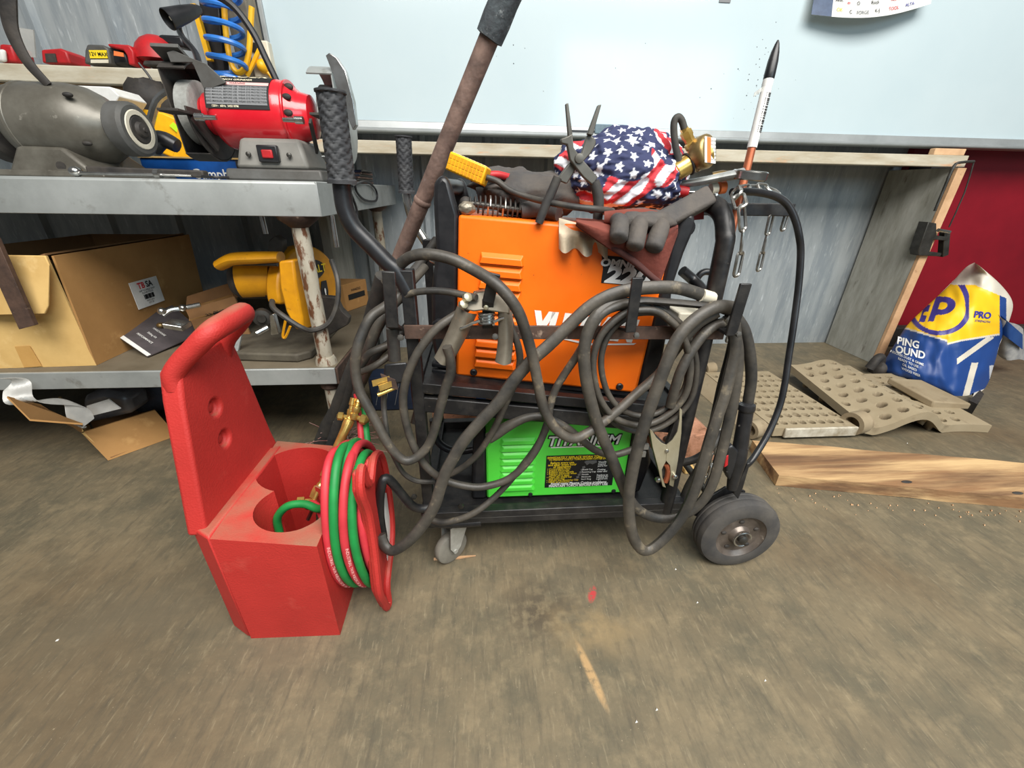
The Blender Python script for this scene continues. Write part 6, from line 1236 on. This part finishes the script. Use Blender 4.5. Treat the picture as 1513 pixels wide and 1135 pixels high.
B().hexa([V((1.98, 1.42, .03)), V((2.14, 1.40, .03)), V((2.10, 1.60, .06)), V((1.95, 1.62, .06)), V((1.98, 1.42, .065)), V((2.14, 1.40, .06)), V((2.10, 1.60, .085)), V((1.95, 1.62, .09))]).make('raised_tab', MATST, t, bevel=.006)
B().tube([(2.10, 1.86, .03), (2.12, 1.86, .08), (2.15, 1.87, .09), (2.17, 1.87, .03)], .022, 10).make('rear_hook', DARK, t)
# printed bag
BN, BY, BW, BD = (lin(30), lin(66), lin(130), 1), (lin(244), lin(194), lin(30), 1), (lin(214), lin(206), lin(190), 1), (lin(60), lin(54), lin(130), 1)
outl_l = [(1424, 602), (1376, 580), (1330, 562), (1306, 552), (1304, 540), (1318, 515), (1341, 480), (1372, 450), (1402, 422), (1426, 396), (1440, 388)]
outl_r = [(1428, 603), (1438, 596), (1448, 584), (1460, 566), (1466, 548), (1472, 528), (1478, 506), (1492, 472), (1496, 446), (1478, 420), (1446, 392)]
def lerp_list(L, t_):
    t_ = t_*(len(L)-1); i = min(int(t_), len(L)-2); f = t_-i; return (L[i][0]+(L[i+1][0]-L[i][0])*f, L[i][1]+(L[i+1][1]-L[i][1])*f)
SL, SR = smooth_path([V((x, y, 0)) for x, y in outl_l], 6), smooth_path([V((x, y, 0)) for x, y in outl_r], 6)
SL, SR = [(p.x, p.y) for p in SL], [(p.x, p.y) for p in SR]
def bag_px(u, v):
    a, c = lerp_list(SL, v), lerp_list(SR, v); return a[0]+(c[0]-a[0])*u, a[1]+(c[1]-a[1])*u
def bag_Y(u, v, px, py):
    g = atz(px, 600+(px-1425)*.0, 0).y
    base = 1.56+.30*(1-u)*.6+.34*v           # leans back against the red wall
    bul = -.13*math.sin(math.pi*min(1, max(0, u)))**.7*(math.sin(math.pi*(.12+.80*v)))**.8
    return base+bul+.018*noise.noise(V((px*.022, py*.022, 1.7)))+.010*noise.noise(V((px*.06, py*.05, 3.1)))
def bag_at(u, v): px, py = bag_px(u, v); return at(px, py, bag_Y(u, v, px, py))
UV = {}
def bag_color(u, v):
    px, py = bag_px(u, v)
    w1 = 392+ (px-1440)*.1
    yb = 496+ (6 if px < 1400 else 0)
    # white top
    if py < 421+max(0, px-1440)*.42-max(0, 1412-px)*.1 or px > 1487: return BW
    # yellow field: lower boundary
    low = 486+(px-1345)*.30 if px < 1400 else (507-(px-1400)*.25 if px < 1420 else 502-(px-1420)*.16)
    if py < low and px < 1477: 
        d = math.hypot((px-1388)/45, (py-457)/ (37 if py > 450 else 58)); sl = px-(1371+(474-py)*.34)
        if 0 <= sl <= 9 and 438 < py < 475: return BD
        bx, by = (px-(1391+(455-py)*.25)), py-452
        if math.hypot(bx/20, by/13.5) < 1 and math.hypot(bx/8, by/5.5) > 1 and sl > 0: return BD
        if -13 <= sl <= -4 and 440 < py < 476 and (int((py-440)/5.2) % 3 != 1 or sl < -10): return BD
        return BD if .86 < d < 1.04 and px < 1432 else BY
    if py < low+2.5 and px < 1477: return BW
    d = (py-530)+(px-1420)*.72
    if 1414 < px < 1468 and abs(d) < 4.5 and py > 498: return BW
    d = px-(1440-(py-538)*.27)
    if py > 536 and abs(d) < 5: return BW
    if px > 1462 and py < 560 and py > 540: return (lin(196), lin(196), lin(200), 1)
    return BN
NU, NV = 300, 300
b = B(); vs = []; cols = []
for j in range(NV+1):
    for i in range(NU+1): u, v = i/NU, j/NV; vs.append(bag_at(u, v)); cols.append(bag_color(u, v))
nf = len(vs); fs = [(j*(NU+1)+i, j*(NU+1)+i+1, (j+1)*(NU+1)+i+1, (j+1)*(NU+1)+i) for j in range(NV) for i in range(NU)]
back = [];
NB = 12
bv0 = len(vs)
for j in range(NB+1):
    for i in range(NB+1):
        u, v = i/NB, j/NB; p = bag_at(u, v); p = p+(p-V((0, 0, HC))).normalized()*((.15+.02*noise.noise(p*9))*math.sin(math.pi*u)**.5*math.sin(math.pi*min(1, v*.9+.1))**.5+.004); p.z = max(p.z, .002); vs.append(p); cols.append(BW)
fs += [(bv0+j*(NB+1)+i, bv0+(j+1)*(NB+1)+i, bv0+(j+1)*(NB+1)+i+1, bv0+j*(NB+1)+i+1) for j in range(NB) for i in range(NB)]
fr = [i for i in range(NU+1)]+[j*(NU+1)+NU for j in range(1, NV+1)]+[NV*(NU+1)+i for i in range(NU-1, -1, -1)]+[j*(NU+1) for j in range(NV-1, 0, -1)]
t = thing('printed_bag', 'half empty blue and yellow printed bag slumped against the red wall', 'bag', atz(1425, 604))
b.add(vs, fs); b.make('sack', PAINTBAG, t, ang=80, paint=lambda i, v: cols[i])
def bag_text(s, px0, py0, size, m, ux_, uy_, bold=.02, shear=0., sx=1.):
    """size in picture units on the bag's printed face; laid on the bag's own surface"""
    def wq(x, y):
        px, py = px0+ux_[0]*x+uy_[0]*y, py0+ux_[1]*x+uy_[1]*y
        # invert bag_px approximately
        v = .5; u = .5
        for _ in range(14):
            a, c = lerp_list(SL, v), lerp_list(SR, v); q = bag_px(u, v); e = 1e-3
            qu = bag_px(min(1, u+e), v); qv = bag_px(u, min(1, v+e))
            j11, j21, j12, j22 = (qu[0]-q[0])/e, (qu[1]-q[1])/e, (qv[0]-q[0])/e, (qv[1]-q[1])/e; det = j11*j22-j12*j21
            if abs(det) < 1e-6: break
            dx, dy = px-q[0], py-q[1]; u = min(.985, max(.015, u+.7*(dx*j22-dy*j12)/det)); v = min(.985, max(.015, v+.7*(dy*j11-dx*j21)/det))
        q = bag_px(u, v); p = at(px, py, bag_Y(u, v, *q)); return p+(V((0, 0, HC))-p).normalized()*.004
    B().text(s, (0, 0, 0), (1, 0, 0), (0, 0, 1), size, bold, shear, sx=sx, warp=wq).make('lettering', m, t, smooth=False)
bag_text('PING', 1342, 507, 15, LETW, (.96, .22), (.12, -1), .03)
bag_text('OUND', 1345, 521, 15, LETW, (.96, .22), (.12, -1), .03)
bag_text('PRO', 1452, 466, 13, LETB, (1, .10), (.2, -1), .04)
bag_text('STRENGTH', 1452, 475, 4.5, LETB, (1, .10), (.2, -1), .01)
for k, s in enumerate(('ABSORBS DUST & GRIME', 'READY TO USE', 'OIL BASED', 'WOOD FIBER')): bag_text(s, 1340+2*k, 529+7*k, 5, LETW, (.9, .38), (.1, -1), .01)
B().slab(lambda u, v: at(1466+u*46+4*v, 452+u*40+v*(66-18*u)+6*math.sin(u*5), 1.80-.05*math.sin(3*u)+.03*v), 20, 14, (0, .006, 0)).make('side_gusset', mat('bag_white_film', rgb(176, 174, 170), rgb(140, 140, 142), .5, scale=20), t)
B().slab(lambda u, v: at(1476+u*34, 464+u*30+v*(26-4*u), 1.785-.04*math.sin(3*u)), 14, 6, (0, -.003, 0)).make('side_print', mat('bag_side_blue', rgb(26, 62, 120), rgb(36, 74, 132), .5, scale=10), t)
tag(B().prism([atz(x, y, .0) for x, y in ((1424, 606), (1436, 612), (1446, 596), (1440, 590))], (0, .0, .05)).make('brown_chunk', DARK), 'dark brown chunk on the floor at the foot of the blue bag', 'chunk')
tag(B().slab(lambda u, v: at(1470+u*60, 538+v*42, 2.0+.1*u)+V((0, 0, 0)), 4, 4, (0, .05, 0)).make('dark_tarp', mat('dark_tarp_film', rgb(96, 90, 84), rgb(70, 66, 62), .6, scale=9)), 'dark grey bundle behind the blue bag at the right edge', 'bundle')
tag(B().ball(atz(1296, 545, .025), .03, .05, .045, 14, 8, fn=lambda p: 1+.2*noise.noise(p*3)).make('dark_lump', DARK), 'dark lump at the foot of the upright end board', 'lump')
# small bright chips on the floor
for k, (x, y) in enumerate(((998, 841), (1030, 890), (1130, 1005), (970, 1048), (940, 1066), (1340, 655), (85, 946))):
    c = atz(x, y, 0.); r = .0026
    B().add([c+V((-r, -r, 0)), c+V((r, -r*.6, 0)), c+V((r*.5, r, 0)), c+V((0, 0, r))], [(0, 1, 2), (0, 3, 1), (1, 3, 2), (2, 3, 0)]).make('white_chip', WHITE, None, smooth=False, label='tiny white chip on the concrete, '+('in front of the big wheel', 'right of the red chalk mark', 'lowest on the right part of floor', 'right of the pale streak', 'just below the pale streak end', 'between the plank and arched plate', 'far left of the red carrier')[k], cat='chip', group='white chips on the concrete')
